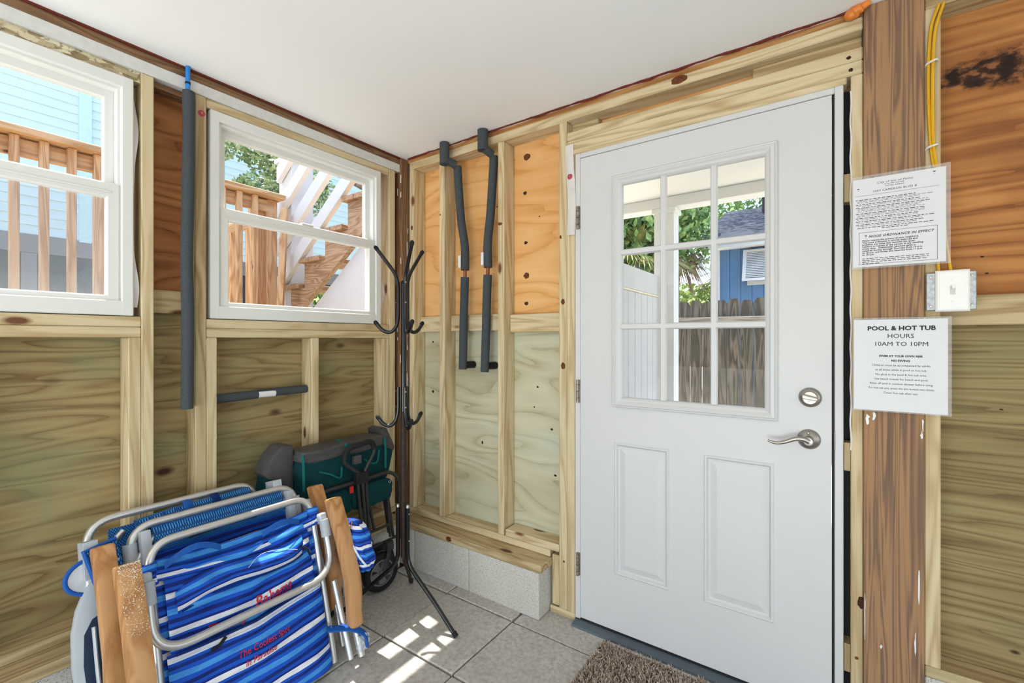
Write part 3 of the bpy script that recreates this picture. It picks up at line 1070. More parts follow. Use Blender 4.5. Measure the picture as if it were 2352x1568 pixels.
box('strike_plate', (2.0418, -0.004, 0.895), (2.0450, 0.02, 0.955), steel, D, 0.001)

# ------------------------------------------------------------------ doormat
MAT = (1.265, -0.62, 2.06, -0.068)
mt = box('doormat', (MAT[0], MAT[1], 0.0015), (MAT[2], MAT[3], 0.012), plain('mat_backing', S(96, 82, 70), 0.95, 0, 0.1, 0.2, 60), None, 0.004)
tag(mt, 'brown tufted doormat lying before the white door', 'doormat')
n = 15000
px = rng.uniform(MAT[0] + 0.002, MAT[2] - 0.002, n)
py = rng.uniform(MAT[1] + 0.002, MAT[3] - 0.002, n)
base = np.stack([px, py, np.full(n, 0.009)], 1)
dirv = np.stack([rng.normal(0, 0.5, n), rng.normal(0, 0.5, n), np.ones(n)], 1)
dirv /= np.linalg.norm(dirv, axis=1)[:, None]
L = rng.uniform(0.016, 0.026, n)[:, None]
sd = np.cross(dirv, rng.normal(size=(n, 3)))
sd /= np.linalg.norm(sd, axis=1)[:, None]
wd = 0.0022
mid = base + dirv * L * 0.55
tip = base + dirv * L + np.stack([rng.normal(0, 0.004, n), rng.normal(0, 0.004, n), np.zeros(n)], 1)
V = np.stack([base - sd * wd, base + sd * wd, mid + sd * wd, tip, mid - sd * wd], 1).reshape(-1, 3)
me = bpy.data.meshes.new('pile')
cen = V.mean(0)
me.vertices.add(len(V)); me.vertices.foreach_set('co', (V - cen).ravel())
me.loops.add(len(V)); me.loops.foreach_set('vertex_index', np.arange(len(V)))
me.polygons.add(n); me.polygons.foreach_set('loop_start', np.arange(n) * 5); me.polygons.foreach_set('loop_total', np.full(n, 5))
me.update(calc_edges=True)
pile_m = NB('mat_pile', 0.9, 0, 0.15)
pf = pile_m.noise(pile_m.coords((1, 1, 1)), 130.0, 2)
pile_m.base(pile_m.ramp(pf, [(0.32, S(138, 118, 102)), (0.5, S(200, 180, 160)), (0.7, S(236, 224, 210))]))
me.materials.append(pile_m.m)
po = link_obj('pile', me, mt, cen)
po['kind'] = 'stuff'

# ------------------------------------------------------------------ insulated pipes
def foam_collar(name, pts, r, parent):
    return tube(name, pts, r, foam_m, parent, 14)


fp = thing('insulated_pipe', (0.015, -1.106, 0.99), 'long grey foam-wrapped pipe hanging from a blue pipe between the windows', 'pipe', 'foam wrapped pipes')
foam_collar('foam_sleeve', smooth_path([(0.022, -1.105, 2.202), (0.020, -1.104, 2.0), (0.019, -1.107, 1.75), (0.019, -1.110, 1.55), (0.020, -1.107, 1.35), (0.021, -1.108, 1.15), (0.021, -1.110, 0.99)], 4), 0.0205, fp)
tube('blue_pipe', [(0.018, -1.106, 2.21), (0.018, -1.106, 2.298)], 0.008, pex_blue, fp, 12)
lathe('crimp_ring', [(0.0085, -0.004), (0.0096, -0.003), (0.0096, 0.003), (0.0085, 0.004)], (0.018, -1.106, 2.235), (0, 0, 1), black_metal, fp, 14)

fh = thing('insulated_pipe', (-0.045, -0.80, 0.99), 'short horizontal grey foam-wrapped pipe under the window', 'pipe', 'foam wrapped pipes')
foam_collar('foam_sleeve', [(-0.045, -0.995, 1.008), (-0.045, -0.9, 1.010), (-0.045, -0.80, 1.013), (-0.045, -0.70, 1.016), (-0.045, -0.592, 1.016)], 0.019, fh)
bm = bmesh.new()
for k in range(12):
    a0 = -0.9 + 1.5 * k / 12
    a1 = -0.9 + 1.5 * (k + 1) / 12
    r = 0.0195
    vs = [bm.verts.new((-0.045 + r * math.cos(a), yy, 1.0125 + r * math.sin(a))) for a, yy in ((a0, -0.82), (a1, -0.82), (a1, -0.745), (a0, -0.745))]
    bm.faces.new(vs)
bmesh.ops.remove_doubles(bm, verts=bm.verts, dist=1e-5)
tg_ = finish('paper_tag', bm, paper, fh)

for k, (xs_, lab) in enumerate(((((0.352, 0.385, 0.384, 0.437, 0.436, 0.426, 0.421)), 'kinked grey foam-wrapped pipe on the door wall, the one nearer the coat rack'), (((0.612, 0.630, 0.622, 0.592, 0.590, 0.580, 0.570)), 'straight grey foam-wrapped pipe on the door wall, the one nearer the door'))):
    q = thing('insulated_pipe', (xs_[0], 0.0, 1.10), lab, 'pipe', 'foam wrapped pipes')
    x0, x1, x2, x3, x4, x5, x6 = xs_
    foam_collar('foam_collar', [(x0, -0.046, 2.298), (x0, -0.046, 2.185 + 0.012 * k)], 0.0265, q)
    foam_collar('foam_collar', [(x0 + 0.006, -0.042, 2.208), (x1, 0.005, 2.190)], 0.021, q)
    foam_collar('foam_sleeve', smooth_path([(x1, 0.02, 2.185), (x2 + 0.006, 0.02, 2.12), (x2 + (x3 - x2) * 0.45, 0.022, 1.9), (x3 - 0.002, 0.022, 1.75), (x3, 0.022, 1.624)], 4), 0.0225, q)
    tube('copper_pipe', [(x3, 0.022, 1.64), (x4, 0.022, 1.57)], 0.0095, copper, q, 12)
    foam_collar('foam_sleeve', smooth_path([(x4, 0.022, 1.585), (x5 + 0.002, 0.022, 1.40), (x5, 0.022, 1.32), (x6, 0.022, 1.095 - 0.008 * k)], 4), 0.0225, q)
    tube('elbow_stub', [(x6 + 0.01, 0.03, 1.118), (x6 + 0.022, 0.088, 1.118)], 0.019, black_rubber, q, 12)
    box('paper_tag', (x3 - 0.028, -0.004, 1.635), (x3 - 0.012, 0.004, 1.70), paper, q, 0.002)

# ------------------------------------------------------------------ cap nails, spray foam, cable, switch
for n_, o_, ax_, lab in (('a', (0.0, -1.041 - 0.012, 2.147), (1, 0, 0), 'round red plastic cap nail on the stud left of the corner window'),
                         ('c', (1.080, -0.008, 1.981), (0, -1, 0), 'round red plastic cap nail on the house wrap beside the door')):
    cn = lathe('cap_nail', [(0.0, 0.0035), (0.004, 0.004), (0.009, 0.003), (0.0125, 0.0012), (0.0125, 0.0)], o_, ax_, cap_red, None, 20)
    tag(cn, lab, 'nail', 'red cap nails')
    lathe('nail_head', [(0, 0.0052), (0.0028, 0.0050), (0.003, 0.0036)], o_, ax_, steel, cn, 12)

bm = bmesh.new()
for c, r in (((2.088, -0.020, 2.283), 0.020), ((2.100, -0.026, 2.289), 0.019), ((2.110, -0.024, 2.296), 0.017), ((2.121, -0.034, 2.292), 0.013), ((2.080, -0.014, 2.285), 0.014)):
    b2 = bmesh.new()
    bmesh.ops.create_icosphere(b2, subdivisions=3, radius=r)
    for v in b2.verts:
        v.co = Vector((v.co.x * 1.05, v.co.y * 0.8, v.co.z * 0.85)) + Vector(c) + Vector((0, 0, 0.002 * math.sin(v.co.x * 300)))
    merge(bm, b2)
for v in bm.verts:
    v.co.z = min(v.co.z, 2.2995)
sf = finish('spray_foam', bm, spray_foam, None, True)
tag(sf, 'glossy orange blob of spray foam where post meets ceiling', 'spray foam')

cb = thing('yellow_cable', (2.276, -0.01, 1.43), 'two yellow electrical cables stapled to the stud above the light switch', 'cable')
tube('cable_run', smooth_path([(2.292, -0.006, 2.236), (2.274, -0.010, 2.17), (2.268, -0.012, 2.05), (2.270, -0.010, 1.90), (2.276, -0.008, 1.80), (2.284, -0.008, 1.72), (2.286, -0.006, 1.55), (2.292, -0.006, 1.44)], 5), 0.0062, cable_y, cb, 8, False, (0.7, 1.1))
tube('cable_run', smooth_path([(2.302, -0.006, 2.236), (2.283, -0.014, 2.16), (2.277, -0.017, 2.05), (2.277, -0.015, 1.90), (2.281, -0.012, 1.80), (2.296, -0.010, 1.70), (2.306, -0.006, 1.55), (2.318, -0.006, 1.44)], 5), 0.0062, cable_y, cb, 8, False, (0.7, 1.1))
for z in (2.07, 1.822):
    st = tube('cable_staple', smooth_path([(2.262, -0.002, z - 0.006), (2.266, -0.020, z - 0.004), (2.284, -0.024, z), (2.290, -0.002, z + 0.004)], 4), 0.003, staple_w, cb, 8)

sw = thing('light_switch', (2.315, 0.0, 1.335), 'white toggle light switch on a galvanised bracket beside the post', 'light switch')
bm = bmesh.new()
add_box(bm, (2.262, -0.021, 1.339), (2.368, -0.017, 1.449), 0.0018)
finish('bracket', bm, galv, sw)
for x, z in ((2.272, 1.437), (2.359, 1.437), (2.272, 1.352), (2.359, 1.352)):
    lathe('bracket_screw', [(0, -0.025), (0.0035, -0.0245), (0.004, -0.021)], (x, 0, z), (0, 1, 0), steel, sw, 10)
box('switch_box', (2.285, -0.017, 1.345), (2.350, 0.05, 1.443), galv, sw, 0.002)
bm = bmesh.new()
for (a0, a1, c0, c1, yy) in ():
    pass
q = None
prevr = None
for ins, yy in ((0.0, -0.0215), (0.0, -0.026), (0.004, -0.030), (0.009, -0.0315)):
    r_ = [bm.verts.new((a, yy, c)) for a, c in ((2.2815 + ins, 1.335 + ins), (2.3535 - ins, 1.335 + ins), (2.3535 - ins, 1.4535 - ins), (2.2815 + ins, 1.4535 - ins))]
    if prevr:
        for k in range(4):
            bm.faces.new((prevr[k], prevr[(k + 1) % 4], r_[(k + 1) % 4], r_[k]))
    else:
        bm.faces.new(r_)
    prevr = r_
bm.faces.new(prevr)
fpnl = finish('face_plate', bm, switch_w, sw)
box('toggle_slot', (2.3118, -0.0322, 1.383), (2.3230, -0.0316, 1.4085), plain('slot_shadow_grey', S(206, 205, 200), 0.5), fpnl)
prism('toggle', [(2.3140, -0.032, 1.395), (2.3140, -0.032, 1.4055), (2.3140, -0.043, 1.4085), (2.3140, -0.043, 1.401)], (0.0072, 0, 0), switch_w, fpnl, 0.0012, True)
for z in (1.428, 1.363):
    lathe('plate_screw', [(0, -0.0335), (0.003, -0.033), (0.0034, -0.0315)], (2.3175, 0, z), (0, 1, 0), switch_w, fpnl, 10)

# ------------------------------------------------------------------ laminated notices
EX, EZ = (1, 0, 0), (0, 0, 1)


def notice(label, x0, x1, z0, z1, ml, mr, mt_, mb, y=-0.026):
    root = thing('laminated_notice', ((x0 + x1) / 2, y, z0), label, 'notice', 'laminated notices on the post')
    box('lamination', (x0, y - 0.0012, z0), (x1, y, z1), laminate, root, 0.0005)
    pp = box('paper_sheet', (x0 + ml, y - 0.0008, z0 + mb), (x1 - mr, y - 0.0004, z1 - mt_), paper, root)
    for xx in (x0 + 0.05, x1 - 0.06):
        box('tack', (xx, y + 0.0, z1 - 0.006), (xx + 0.004, -0.013, z1 - 0.002), steel, root)
    return root, pp


YT = -0.0273
n1, pp = notice('upper laminated notice with a boxed noise ordinance in small print', 2.086, 2.314, 1.474, 1.764, 0.004, 0.010, 0.010, 0.006)
T = lambda s, size, x, z, **k: lettering(s, size, ink, pp, (x, YT, z), EX, EZ, **k)
T('City of Isle of Palms', 0.0090, 2.190, 1.7330, align='CENTER', shear=0.25, space=1.12)
T('Current Address', 0.0062, 2.190, 1.7215, align='CENTER', space=1.05)
T('2407 CAMERON BLVD B', 0.0085, 2.190, 1.7085, align='CENTER', space=1.15)
T('NOISE ORDINANCE IN EFFECT', 0.0098, 2.203, 1.5700, align='CENTER', shear=0.3, space=1.12, bold=0.0002)
T('Please respect the privacy of your neighbors.\nThe noise ordinance is strictly enforced and\nprohibits any noise that disturbs the quiet,\ncomfort or repose of any person in any dwelling\nat any time.  Additionally, absolute quiet is\nrequired Sunday through Thursday from 10 p.m.\nto 10 a.m. and Friday and Saturday from 11 p.m.\nto 10 a.m.', 0.0066, 2.113, 1.5590, space=1.08, bold=0.00018, line=0.95)


def greek(x0, x1, z, h, dens=1.0, seed=0):
    """a row of print too small to read: short dashes the length of words"""
    rr = random.Random(seed)
    bm = bmesh.new()
    x = x0
    while x < x1 - 0.003:
        w = rr.uniform(0.004, 0.012)
        e = min(x + w, x1)
        vs = [bm.verts.new(p) for p in ((x, YT, z), (e, YT, z), (e, YT, z + h), (x, YT, z + h))]
        bm.faces.new(vs)
        x = e + 0.0025 / dens
    return finish('small_print', bm, ink, pp)


rows = [(2.10, 2.27, 1.6905), (2.106, 2.25, 1.6865), (2.106, 2.28, 1.6825), (2.12, 2.27, 1.6785)]
z = 1.688
k = 0
greek(2.165, 2.215, 1.7285, 0.0012, 1, 90)
for blk in (3, 2, 4, 3, 2, 2, 2):
    for r in range(blk):
        k += 1
        greek(2.097 + (0.004 if r else 0), 2.097 + random.Random(k).uniform(0.14, 0.185), z, 0.0018 if r == 0 else 0.0010, 1, k)
        z -= 0.0040
    z -= 0.0022
greek(2.10, 2.282, z, 0.0017, 1, 300)
greek(2.16, 2.225, z - 0.005, 0.0017, 1, 301)
for r in range(4):
    greek(2.113, 2.113 + (0.155, 0.158, 0.150, 0.045)[r], 1.5045 - r * 0.0052, 0.0016, 1, 400 + r)
for a0, a1, c0, c1 in ((2.105, 2.286, 1.4875, 1.4883), (2.105, 2.286, 1.5865, 1.5873), (2.105, 2.1058, 1.4875, 1.5873), (2.2852, 2.286, 1.4875, 1.5873), (2.095, 2.290, 1.7015, 1.7021)):
    bm = bmesh.new()
    vs = [bm.verts.new(p) for p in ((a0, YT, c0), (a1, YT, c0), (a1, YT, c1), (a0, YT, c1))]
    bm.faces.new(vs)
    finish('ruled_line', bm, ink, pp)
for x, z in ((2.103, 1.722), (2.279, 1.742), (2.122, 1.574)):
    lg = bmesh.new()
    for a0, a1, c0, c1 in ((-0.003, 0.003, 0.001, 0.0035), (-0.001, 0.001, -0.0045, -0.003)):
        vs = [lg.verts.new((x + a, YT, z + c)) for a, c in ((a0, c0), (a1, c0), (a1, c1), (a0, c1))]
        lg.faces.new(vs)
    bmesh.ops.create_circle(lg, cap_ends=False, radius=0.0001, segments=8)
    for v in [v for v in lg.verts if not v.link_faces]:
        lg.verts.remove(v)
    finish('seal_mark', lg, ink, pp)

n2, pp = notice('lower laminated notice headed POOL & HOT TUB HOURS', 2.090, 2.316, 1.033, 1.3215, 0.002, 0.008, 0.006, 0.004)
T('POOL & HOT TUB', 0.0182, 2.204, 1.2825, align='CENTER', bold=0.0006, sx=1.06)
T('HOURS', 0.0182, 2.204, 1.2590, align='CENTER', sx=1.03)
T('10AM TO 10PM', 0.0182, 2.204, 1.2350, align='CENTER', sx=1.03)
T('SWIM AT YOUR OWN RISK', 0.0082, 2.204, 1.2015, align='CENTER', bold=0.0003)
T('NO DIVING', 0.0082, 2.204, 1.1875, align='CENTER', bold=0.0003)
for r, s in enumerate(('Children must be accompanied by adults', 'at all times while in pool or hot tub.', 'No glass in the pool & hot tub area.', 'Use beach towels for beach and pool.', 'Rinse off sand in outdoor shower before using.', 'For hot tub jets, press the jets button two times.', 'Cover hot tub after use.')):
    T(s, 0.0083, 2.204, 1.1735 - r * 0.01395, align='CENTER', sx=(0.98 if len(s) < 45 else 0.92))

# ------------------------------------------------------------------ coat rack
cr = Vector((0.450, -0.416, 0))
CR = thing('coat_rack', cr, 'black tubular coat rack with curled hooks in the corner', 'coat rack')
tube('pole', [cr + Vector((0, 0, 0.27)), cr + Vector((0, 0, 0.93))], 0.0125, rust_metal, CR, 14)
tube('pole', [cr + Vector((0, 0, 0.93)), cr + Vector((0, 0, 1.515))], 0.0120, black_metal, CR, 14)
lathe('pole_cap', [(0.0, 0.006), (0.008, 0.005), (0.0125, 0.0), (0.0125, -0.01)], cr + Vector((0, 0, 1.515)), (0, 0, 1), black_rubber, CR, 14)
for a in (215, 95, -25):
    d = Vector((math.cos(math.radians(a)), math.sin(math.radians(a)), 0))
    R = lambda r, z: cr + d * r + Vector((0, 0, z))
    h = tube('hook', fillet([R(0.127, 1.672), R(0.024, 1.535), R(0.024, 1.325), R(0.052, 1.285), R(0.092, 1.290), R(0.128, 1.333)], 0.05, 5), 0.0085, black_metal, CR, 10)
    for p, q in ((R(0.127, 1.672), Vector((d.x, d.y, 1.3)).normalized()), (R(0.128, 1.333), Vector((d.x, d.y, 1.1)).normalized())):
        lathe('hook_cap', [(0.0, 0.008), (0.006, 0.006), (0.0095, 0.0), (0.0095, -0.014)], p, q, black_rubber, h, 10)
    for z in (1.51, 1.42):
        lathe('screw', [(0, 0.036), (0.003, 0.0355), (0.0042, 0.033)], cr + Vector((0, 0, z)), d, steel, h, 10)
    h = tube('hook', fillet([R(0.024, 1.040), R(0.024, 0.905), R(0.052, 0.862), R(0.088, 0.866), R(0.118, 0.905)], 0.05, 5), 0.0085, black_metal, CR, 10)
    lathe('hook_cap', [(0.0, 0.008), (0.006, 0.006), (0.0095, 0.0), (0.0095, -0.014)], R(0.118, 0.905), Vector((d.x, d.y, 1.2)), black_rubber, h, 10)
    for z in (1.02, 0.95):
        lathe('screw', [(0, 0.036), (0.003, 0.0355), (0.0042, 0.033)], cr + Vector((0, 0, z)), d, steel, h, 10)
for a, fr in ((5.5, 0.289), (216.5, 0.292), (131, 0.285)):
    d = Vector((math.cos(math.radians(a)), math.sin(math.radians(a)), 0))
    R = lambda r, z: cr + d * r + Vector((0, 0, z))
    lg = tube('leg', fillet([R(0.025, 0.505), R(0.025, 0.245), R(fr * 0.62, 0.115), R(fr, 0.009)], 0.05, 5), 0.0095, black_metal if a < 200 and a < 100 or a > 200 else rust_metal, CR, 10)
    lathe('foot_cap', [(0, 0.010), (0.011, 0.009), (0.0115, -0.012)], R(fr, 0.0115), R(fr, 0.0) - R(fr * 0.62, 0.106), black_rubber, lg, 10)
    lathe('end_cap', [(0, 0.008), (0.007, 0.006), (0.0098, 0.0), (0.0098, -0.008)], R(0.025, 0.505), (0, 0, 1), steel, lg, 12)
    for z in (0.47, 0.35):
        lathe('screw', [(0, 0.037), (0.003, 0.0365), (0.0042, 0.034)], cr + Vector((0, 0, z)), d, steel, lg, 10)

# ------------------------------------------------------------------ folded wagon
WG = thing('folding_wagon', (0.12, -0.48, 0.0), 'folded teal utility wagon with black frame standing in the corner', 'wagon')


def lump(name, lo, hi, m, parent, wob=0.006, e=3.2, seed=0, top=None, uvsc=None):
    """soft rounded cushion-like volume"""
    bm = bmesh.new()
    bmesh.ops.create_cube(bm, size=2.0)
    bmesh.ops.subdivide_edges(bm, edges=bm.edges[:], cuts=9, use_grid_fill=True)
    lo = Vector(lo); hi = Vector(hi); c = (lo + hi) / 2; r = (hi - lo) / 2
    rr = random.Random(seed)
    ph = [rr.uniform(0, 6) for _ in range(6)]
    for v in bm.verts:
        p = v.co.copy()
        nrm = (abs(p.x) ** e + abs(p.y) ** e + abs(p.z) ** e) ** (1 / e)
        p = p / nrm
        w = wob * (math.sin(p.y * 7 + ph[0]) * math.sin(p.z * 5 + ph[1]) + 0.6 * math.sin(p.y * 13 + p.z * 9 + ph[2]))
        q = Vector((c.x + p.x * r.x, c.y + p.y * r.y, c.z + p.z * r.z))
        q += p.normalized() * w
        if top:
            q = top(q)
        v.co = q
    lay = bm.loops.layers.uv.new('UVMap')
    for f in bm.faces:
        for lp in f.loops:
            lp[lay].uv = (lp.vert.co.y, lp.vert.co.z) if uvsc is None else uvsc(lp.vert.co)
    return finish(name, bm, m, parent, True)


lump('cloth_body', (0.035, -0.735, 0.50), (0.165, -0.275, 0.745), teal_cloth, WG, 0.005, 7, 1)
lump('top_band', (0.034, -0.735, 0.705), (0.171, -0.270, 0.768), grey_cloth, WG, 0.004, 6, 2)
for m_, x0, x1, yz in ((grey_cloth, 0.01, 0.105, ((-0.735, 0.790), (-0.790, 0.800), (-0.825, 0.765), (-0.868, 0.690), (-0.845, 0.665), (-0.800, 0.650), (-0.790, 0.545), (-0.760, 0.510), (-0.735, 0.52))),
                       (teal_cloth, 0.015, 0.095, ((-0.735, 0.660), (-0.850, 0.680), (-0.868, 0.560), (-0.850, 0.450), (-0.800, 0.400), (-0.735, 0.41))),
                       (grey_cloth, 0.035, 0.150, ((-0.300, 0.792), (-0.262, 0.800), (-0.222, 0.720), (-0.206, 0.690), (-0.214, 0.668), (-0.285, 0.700))),
                       (teal_cloth, 0.035, 0.140, ((-0.300, 0.715), (-0.208, 0.680), (-0.232, 0.590), (-0.250, 0.540), (-0.300, 0.50)))):
    prism('folded_flap', [(x0, a_, c_) for a_, c_ in yz], (x1 - x0, 0, 0), m_, WG, 0.012, True)
pk = lump('front_pocket', (0.155, -0.500, 0.440), (0.200, -0.262, 0.555), teal_cloth, WG, 0.003, 5, 7)
lathe('eyelet', [(0.004, 0.0), (0.007, 0.002), (0.0085, 0.0)], (0.1985, -0.285, 0.532), (1, 0, 0), steel, pk, 14)
lump('front_pocket', (0.150, -0.66, 0.44), (0.188, -0.49, 0.555), teal_cloth, WG, 0.003, 5, 8)
for y0 in (-0.735, -0.297):
    tube('binding', [(0.176, y0, 0.755), (0.178, y0 + 0.002, 0.700), (0.172, y0 + 0.006, 0.60)], 0.006, teal_trim, WG, 8)
tube('binding', [(0.10, -0.515, 0.770), (0.178, -0.515, 0.757)], 0.009, teal_trim, WG, 8)
tube('mesh_pocket_edge', smooth_path([(0.170, -0.655, 0.665), (0.176, -0.60, 0.640), (0.178, -0.555, 0.615), (0.176, -0.545, 0.665)], 5), 0.005, teal_trim, WG, 8)
tube('mesh_pocket_edge', smooth_path([(0.172, -0.42, 0.672), (0.178, -0.385, 0.645), (0.176, -0.345, 0.645), (0.172, -0.33, 0.70)], 5), 0.005, teal_trim, WG, 8)
dark_tube = plain('charcoal_steel', S(56, 55, 54), 0.45, 0.4, 0.5, 0.15, 40)
tube('frame_arch', fillet([(0.196, -0.665, 0.580), (0.206, -0.29, 0.588), (0.206, -0.232, 0.54), (0.20, -0.222, 0.225)], 0.04, 6), 0.0095, dark_tube, WG, 8)
hd = tube('handle', fillet([(0.212, -0.478, 0.622), (0.214, -0.500, 0.640), (0.216, -0.566, 0.690), (0.216, -0.548, 0.752), (0.216, -0.412, 0.766), (0.216, -0.388, 0.715), (0.214, -0.440, 0.640), (0.212, -0.448, 0.622)], 0.028, 5), 0.0085, dark_tube, WG, 10)
tube('grip', fillet([(0.216, -0.560, 0.700), (0.216, -0.547, 0.752), (0.216, -0.412, 0.766), (0.216, -0.393, 0.725)], 0.028, 5), 0.0125, black_rubber, hd, 12)
box('joint_block', (0.198, -0.500, 0.572), (0.226, -0.430, 0.628), black_rubber, WG, 0.006)
for a, b_ in (((0.212, -0.485, 0.575), (0.212, -0.455, 0.270)), ((0.216, -0.462, 0.575), (0.216, -0.436, 0.262)), ((0.212, -0.440, 0.575), (0.212, -0.416, 0.270))):
    tube('handle_stem', [a, b_], 0.0085, dark_tube, WG, 10)
box('joint_block', (0.196, -0.470, 0.235), (0.226, -0.405, 0.285), black_rubber, WG, 0.006)
box('buckle', (0.206, -0.528, 0.540), (0.216, -0.508, 0.572), red_clip, WG, 0.003)
box('latch', (0.185, -0.50, 0.665), (0.205, -0.455, 0.705), grey_cloth, WG, 0.006)
for pts in ([(0.200, -0.415, 0.315), (0.200, -0.285, 0.318)], [(0.200, -0.420, 0.236), (0.200, -0.240, 0.240)], [(0.19, -0.415, 0.50), (0.19, -0.375, 0.32)],
            [(0.16, -0.275, 0.50), (0.185, -0.250, 0.24)], [(0.13, -0.262, 0.50), (0.16, -0.242, 0.24)], [(0.10, -0.255, 0.50), (0.13, -0.235, 0.24)], [(0.18, -0.290, 0.50), (0.195, -0.278, 0.25)],
            [(0.20, -0.70, 0.50), (0.20, -0.69, 0.22)], [(0.20, -0.69, 0.236), (0.20, -0.43, 0.236)]):
    tube('frame_tube', pts, 0.007, dark_tube, WG, 8)


def wheel(c, ax):
    ax = Vector(ax).normalized()
    c = Vector(c)
    w = lathe('wheel', [(0.066, -0.020), (0.085, -0.020), (0.093, -0.013), (0.0955, 0.0), (0.093, 0.013), (0.085, 0.020), (0.066, 0.020), (0.066, -0.020)], c, ax, black_rubber, WG, 36)
    lathe('rim', [(0.0655, -0.016), (0.0655, 0.016), (0.058, 0.018), (0.058, -0.016)], c, ax, grey_hub, w, 36)
    lathe('hub', [(0.0, 0.020), (0.012, 0.019), (0.014, 0.012), (0.014, -0.016), (0, -0.016)], c, ax, grey_hub, w, 18)
    x = ax.orthogonal().normalized()
    y = ax.cross(x)
    for k in range(5):
        a = 2 * math.pi * k / 5 + 0.3
        d = x * math.cos(a) + y * math.sin(a)
        e = ax.cross(d)
        prism('spoke', [c + d * 0.010 + e * 0.010 - ax * 0.004, c + d * 0.060 + e * 0.023 - ax * 0.004, c + d * 0.060 - e * 0.023 - ax * 0.004, c + d * 0.010 - e * 0.010 - ax * 0.004], ax * 0.014, grey_hub, w)
    return w


wheel((0.192, -0.338, 0.0955), (1, -0.14, 0))
wheel((0.192, -0.650, 0.0955), (1, 0.05, 0))
wheel((0.105, -0.285, 0.0955), (1, -0.10, 0))
for y in (-0.318, -0.632):
    tube('fork', [(0.226, y + 0.012, 0.235), (0.228, y + 0.004, 0.19), (0.226, y - 0.020, 0.095)], 0.010, dark_tube, WG, 8, False, (0.6, 1.2))
    lathe('axle_nut', [(0, 0.014), (0.007, 0.013), (0.0075, 0.0)], (0.226, y - 0.020, 0.0955), (1, -0.1, 0), steel, WG, 8)
box('fork_head', (0.196, -0.330, 0.20), (0.236, -0.288, 0.245), dark_tube, WG, 0.006)

# ------------------------------------------------------------------ folded beach chairs leaning together against the wall
def frame_of(bx, by, lean):
    s, c = math.sin(math.radians(lean)), math.cos(math.radians(lean))
    o = Vector((bx, by, 0.0))
    return lambda u, v, w: o + Vector((0, u, 0)) + Vector((-s, 0, c)) * v + Vector((c, 0, s)) * w


def poly_arm(name, L, u0, u1, outline, m, parent, bevel=0.007):
    pts = [L(u0, v, w) for v, w in outline]
    return prism(name, pts, L(u1, 0, 0) - L(u0, 0, 0), m, parent, bevel, True)


ARM_V = wood('armrest_wood', 2, S(204, 154, 104), S(186, 134, 84), S(160, 108, 64), 5.0, 0.36, 0.0)
ARM_OUT = [(0.612, 0.040), (0.612, 0.088), (0.50, 0.110), (0.38, 0.126), (0.30, 0.134), (0.235, 0.126), (0.17, 0.104), (0.115, 0.098), (0.115, 0.058), (0.20, 0.074), (0.30, 0.088), (0.45, 0.074)]

# ---- front chair
L = frame_of(0.47, -1.045, 16)
CA = thing('beach_chair', (0.45, -1.045, 0.0), 'frontmost folded beach chair with blue striped cloth and sandy wooden arms', 'beach chair', 'folded beach chairs')
tube('back_frame', fillet([L(-0.268, 0.012, 0), L(-0.268, 0.640, 0), L(0.268, 0.640, 0), L(0.268, 0.012, 0)], 0.075, 8), 0.0125, alu, CA, 14)
tube('leg_frame', fillet([L(-0.288, 0.520, 0.046), L(-0.288, 0.330, 0.052), L(0.288, 0.330, 0.052), L(0.288, 0.520, 0.046)], 0.10, 8), 0.0130, alu, CA, 14)
for u in (-0.288, 0.288):
    c = bmesh.new()
    add_tube(c, [L(u, 0.475, 0.047), L(u, 0.540, 0.046)], 0.019, 14)
    add_box(c, (-0.014, -0.02, -0.012), (0.014, 0.02, 0.012), 0.004)
    for v in c.verts[-len(c.verts) + 28:]:
        v.co = L(u + v.co.x * 1.1, 0.545 + v.co.y, 0.030 + v.co.z * 1.4)
    finish('hinge_clamp', c, grey_plastic, CA, True)
    sg = 1 if u > 0 else -1
    poly_arm('armrest', L, (-0.366 if sg < 0 else 0.300), (-0.306 if sg < 0 else 0.356), ARM_OUT, ARM_V, CA, 0.011)
    tube('leg', [L(u + sg * 0.038, 0.16, 0.076), L(u + sg * 0.040, 0.012, 0.090)], 0.0125, alu, CA, 12)
    tube('leg', [L(u + sg * 0.012, 0.30, 0.03), L(u + sg * 0.012, 0.012, 0.060)], 0.0115, alu, CA, 12)


def back_cloth(s, t):
    u = -0.258 + 0.516 * s
    v = 0.03 + 0.56 * t
    sag = -0.010 * math.sin(math.pi * s) + 0.004 * math.sin(t * 20 + s * 5)
    return L(u, v - 0.018 * math.sin(math.pi * s) * t, 0.002 + sag)


sheet('seat_cloth', back_cloth, 24, 24, 0.003, stripe_m, CA, (0.516, 0.56))
for u0 in (-0.290, 0.250):
    bm = bmesh.new()
    sheet('cloth_sleeve', lambda s, t: L(u0 + 0.020 + 0.022 * math.sin(s * 6.283), 0.52 + 0.065 * t + (0.01 if u0 > 0 else 0), 0.004 + 0.020 * math.cos(s * 6.283)), 16, 6, 0.002, stripe2_m, CA, (0.1, 0.065))


def pouch_up(s, t):
    u = -0.238 + 0.470 * s
    v = 0.300 + 0.250 * t
    edge = min(1, 6 * s, 6 * (1 - s)) ** 0.6
    b_ = 0.016 + edge * (0.020 * math.sin(math.pi * min(1, t * 1.05)) + 0.007 * math.sin(t * 26 + 3.2 * s) * (0.4 + t) + 0.006 * math.sin(s * 17 - t * 14))
    return L(u, v - 0.020 * (1 - abs(2 * s - 1)) + 0.010 * s, b_)


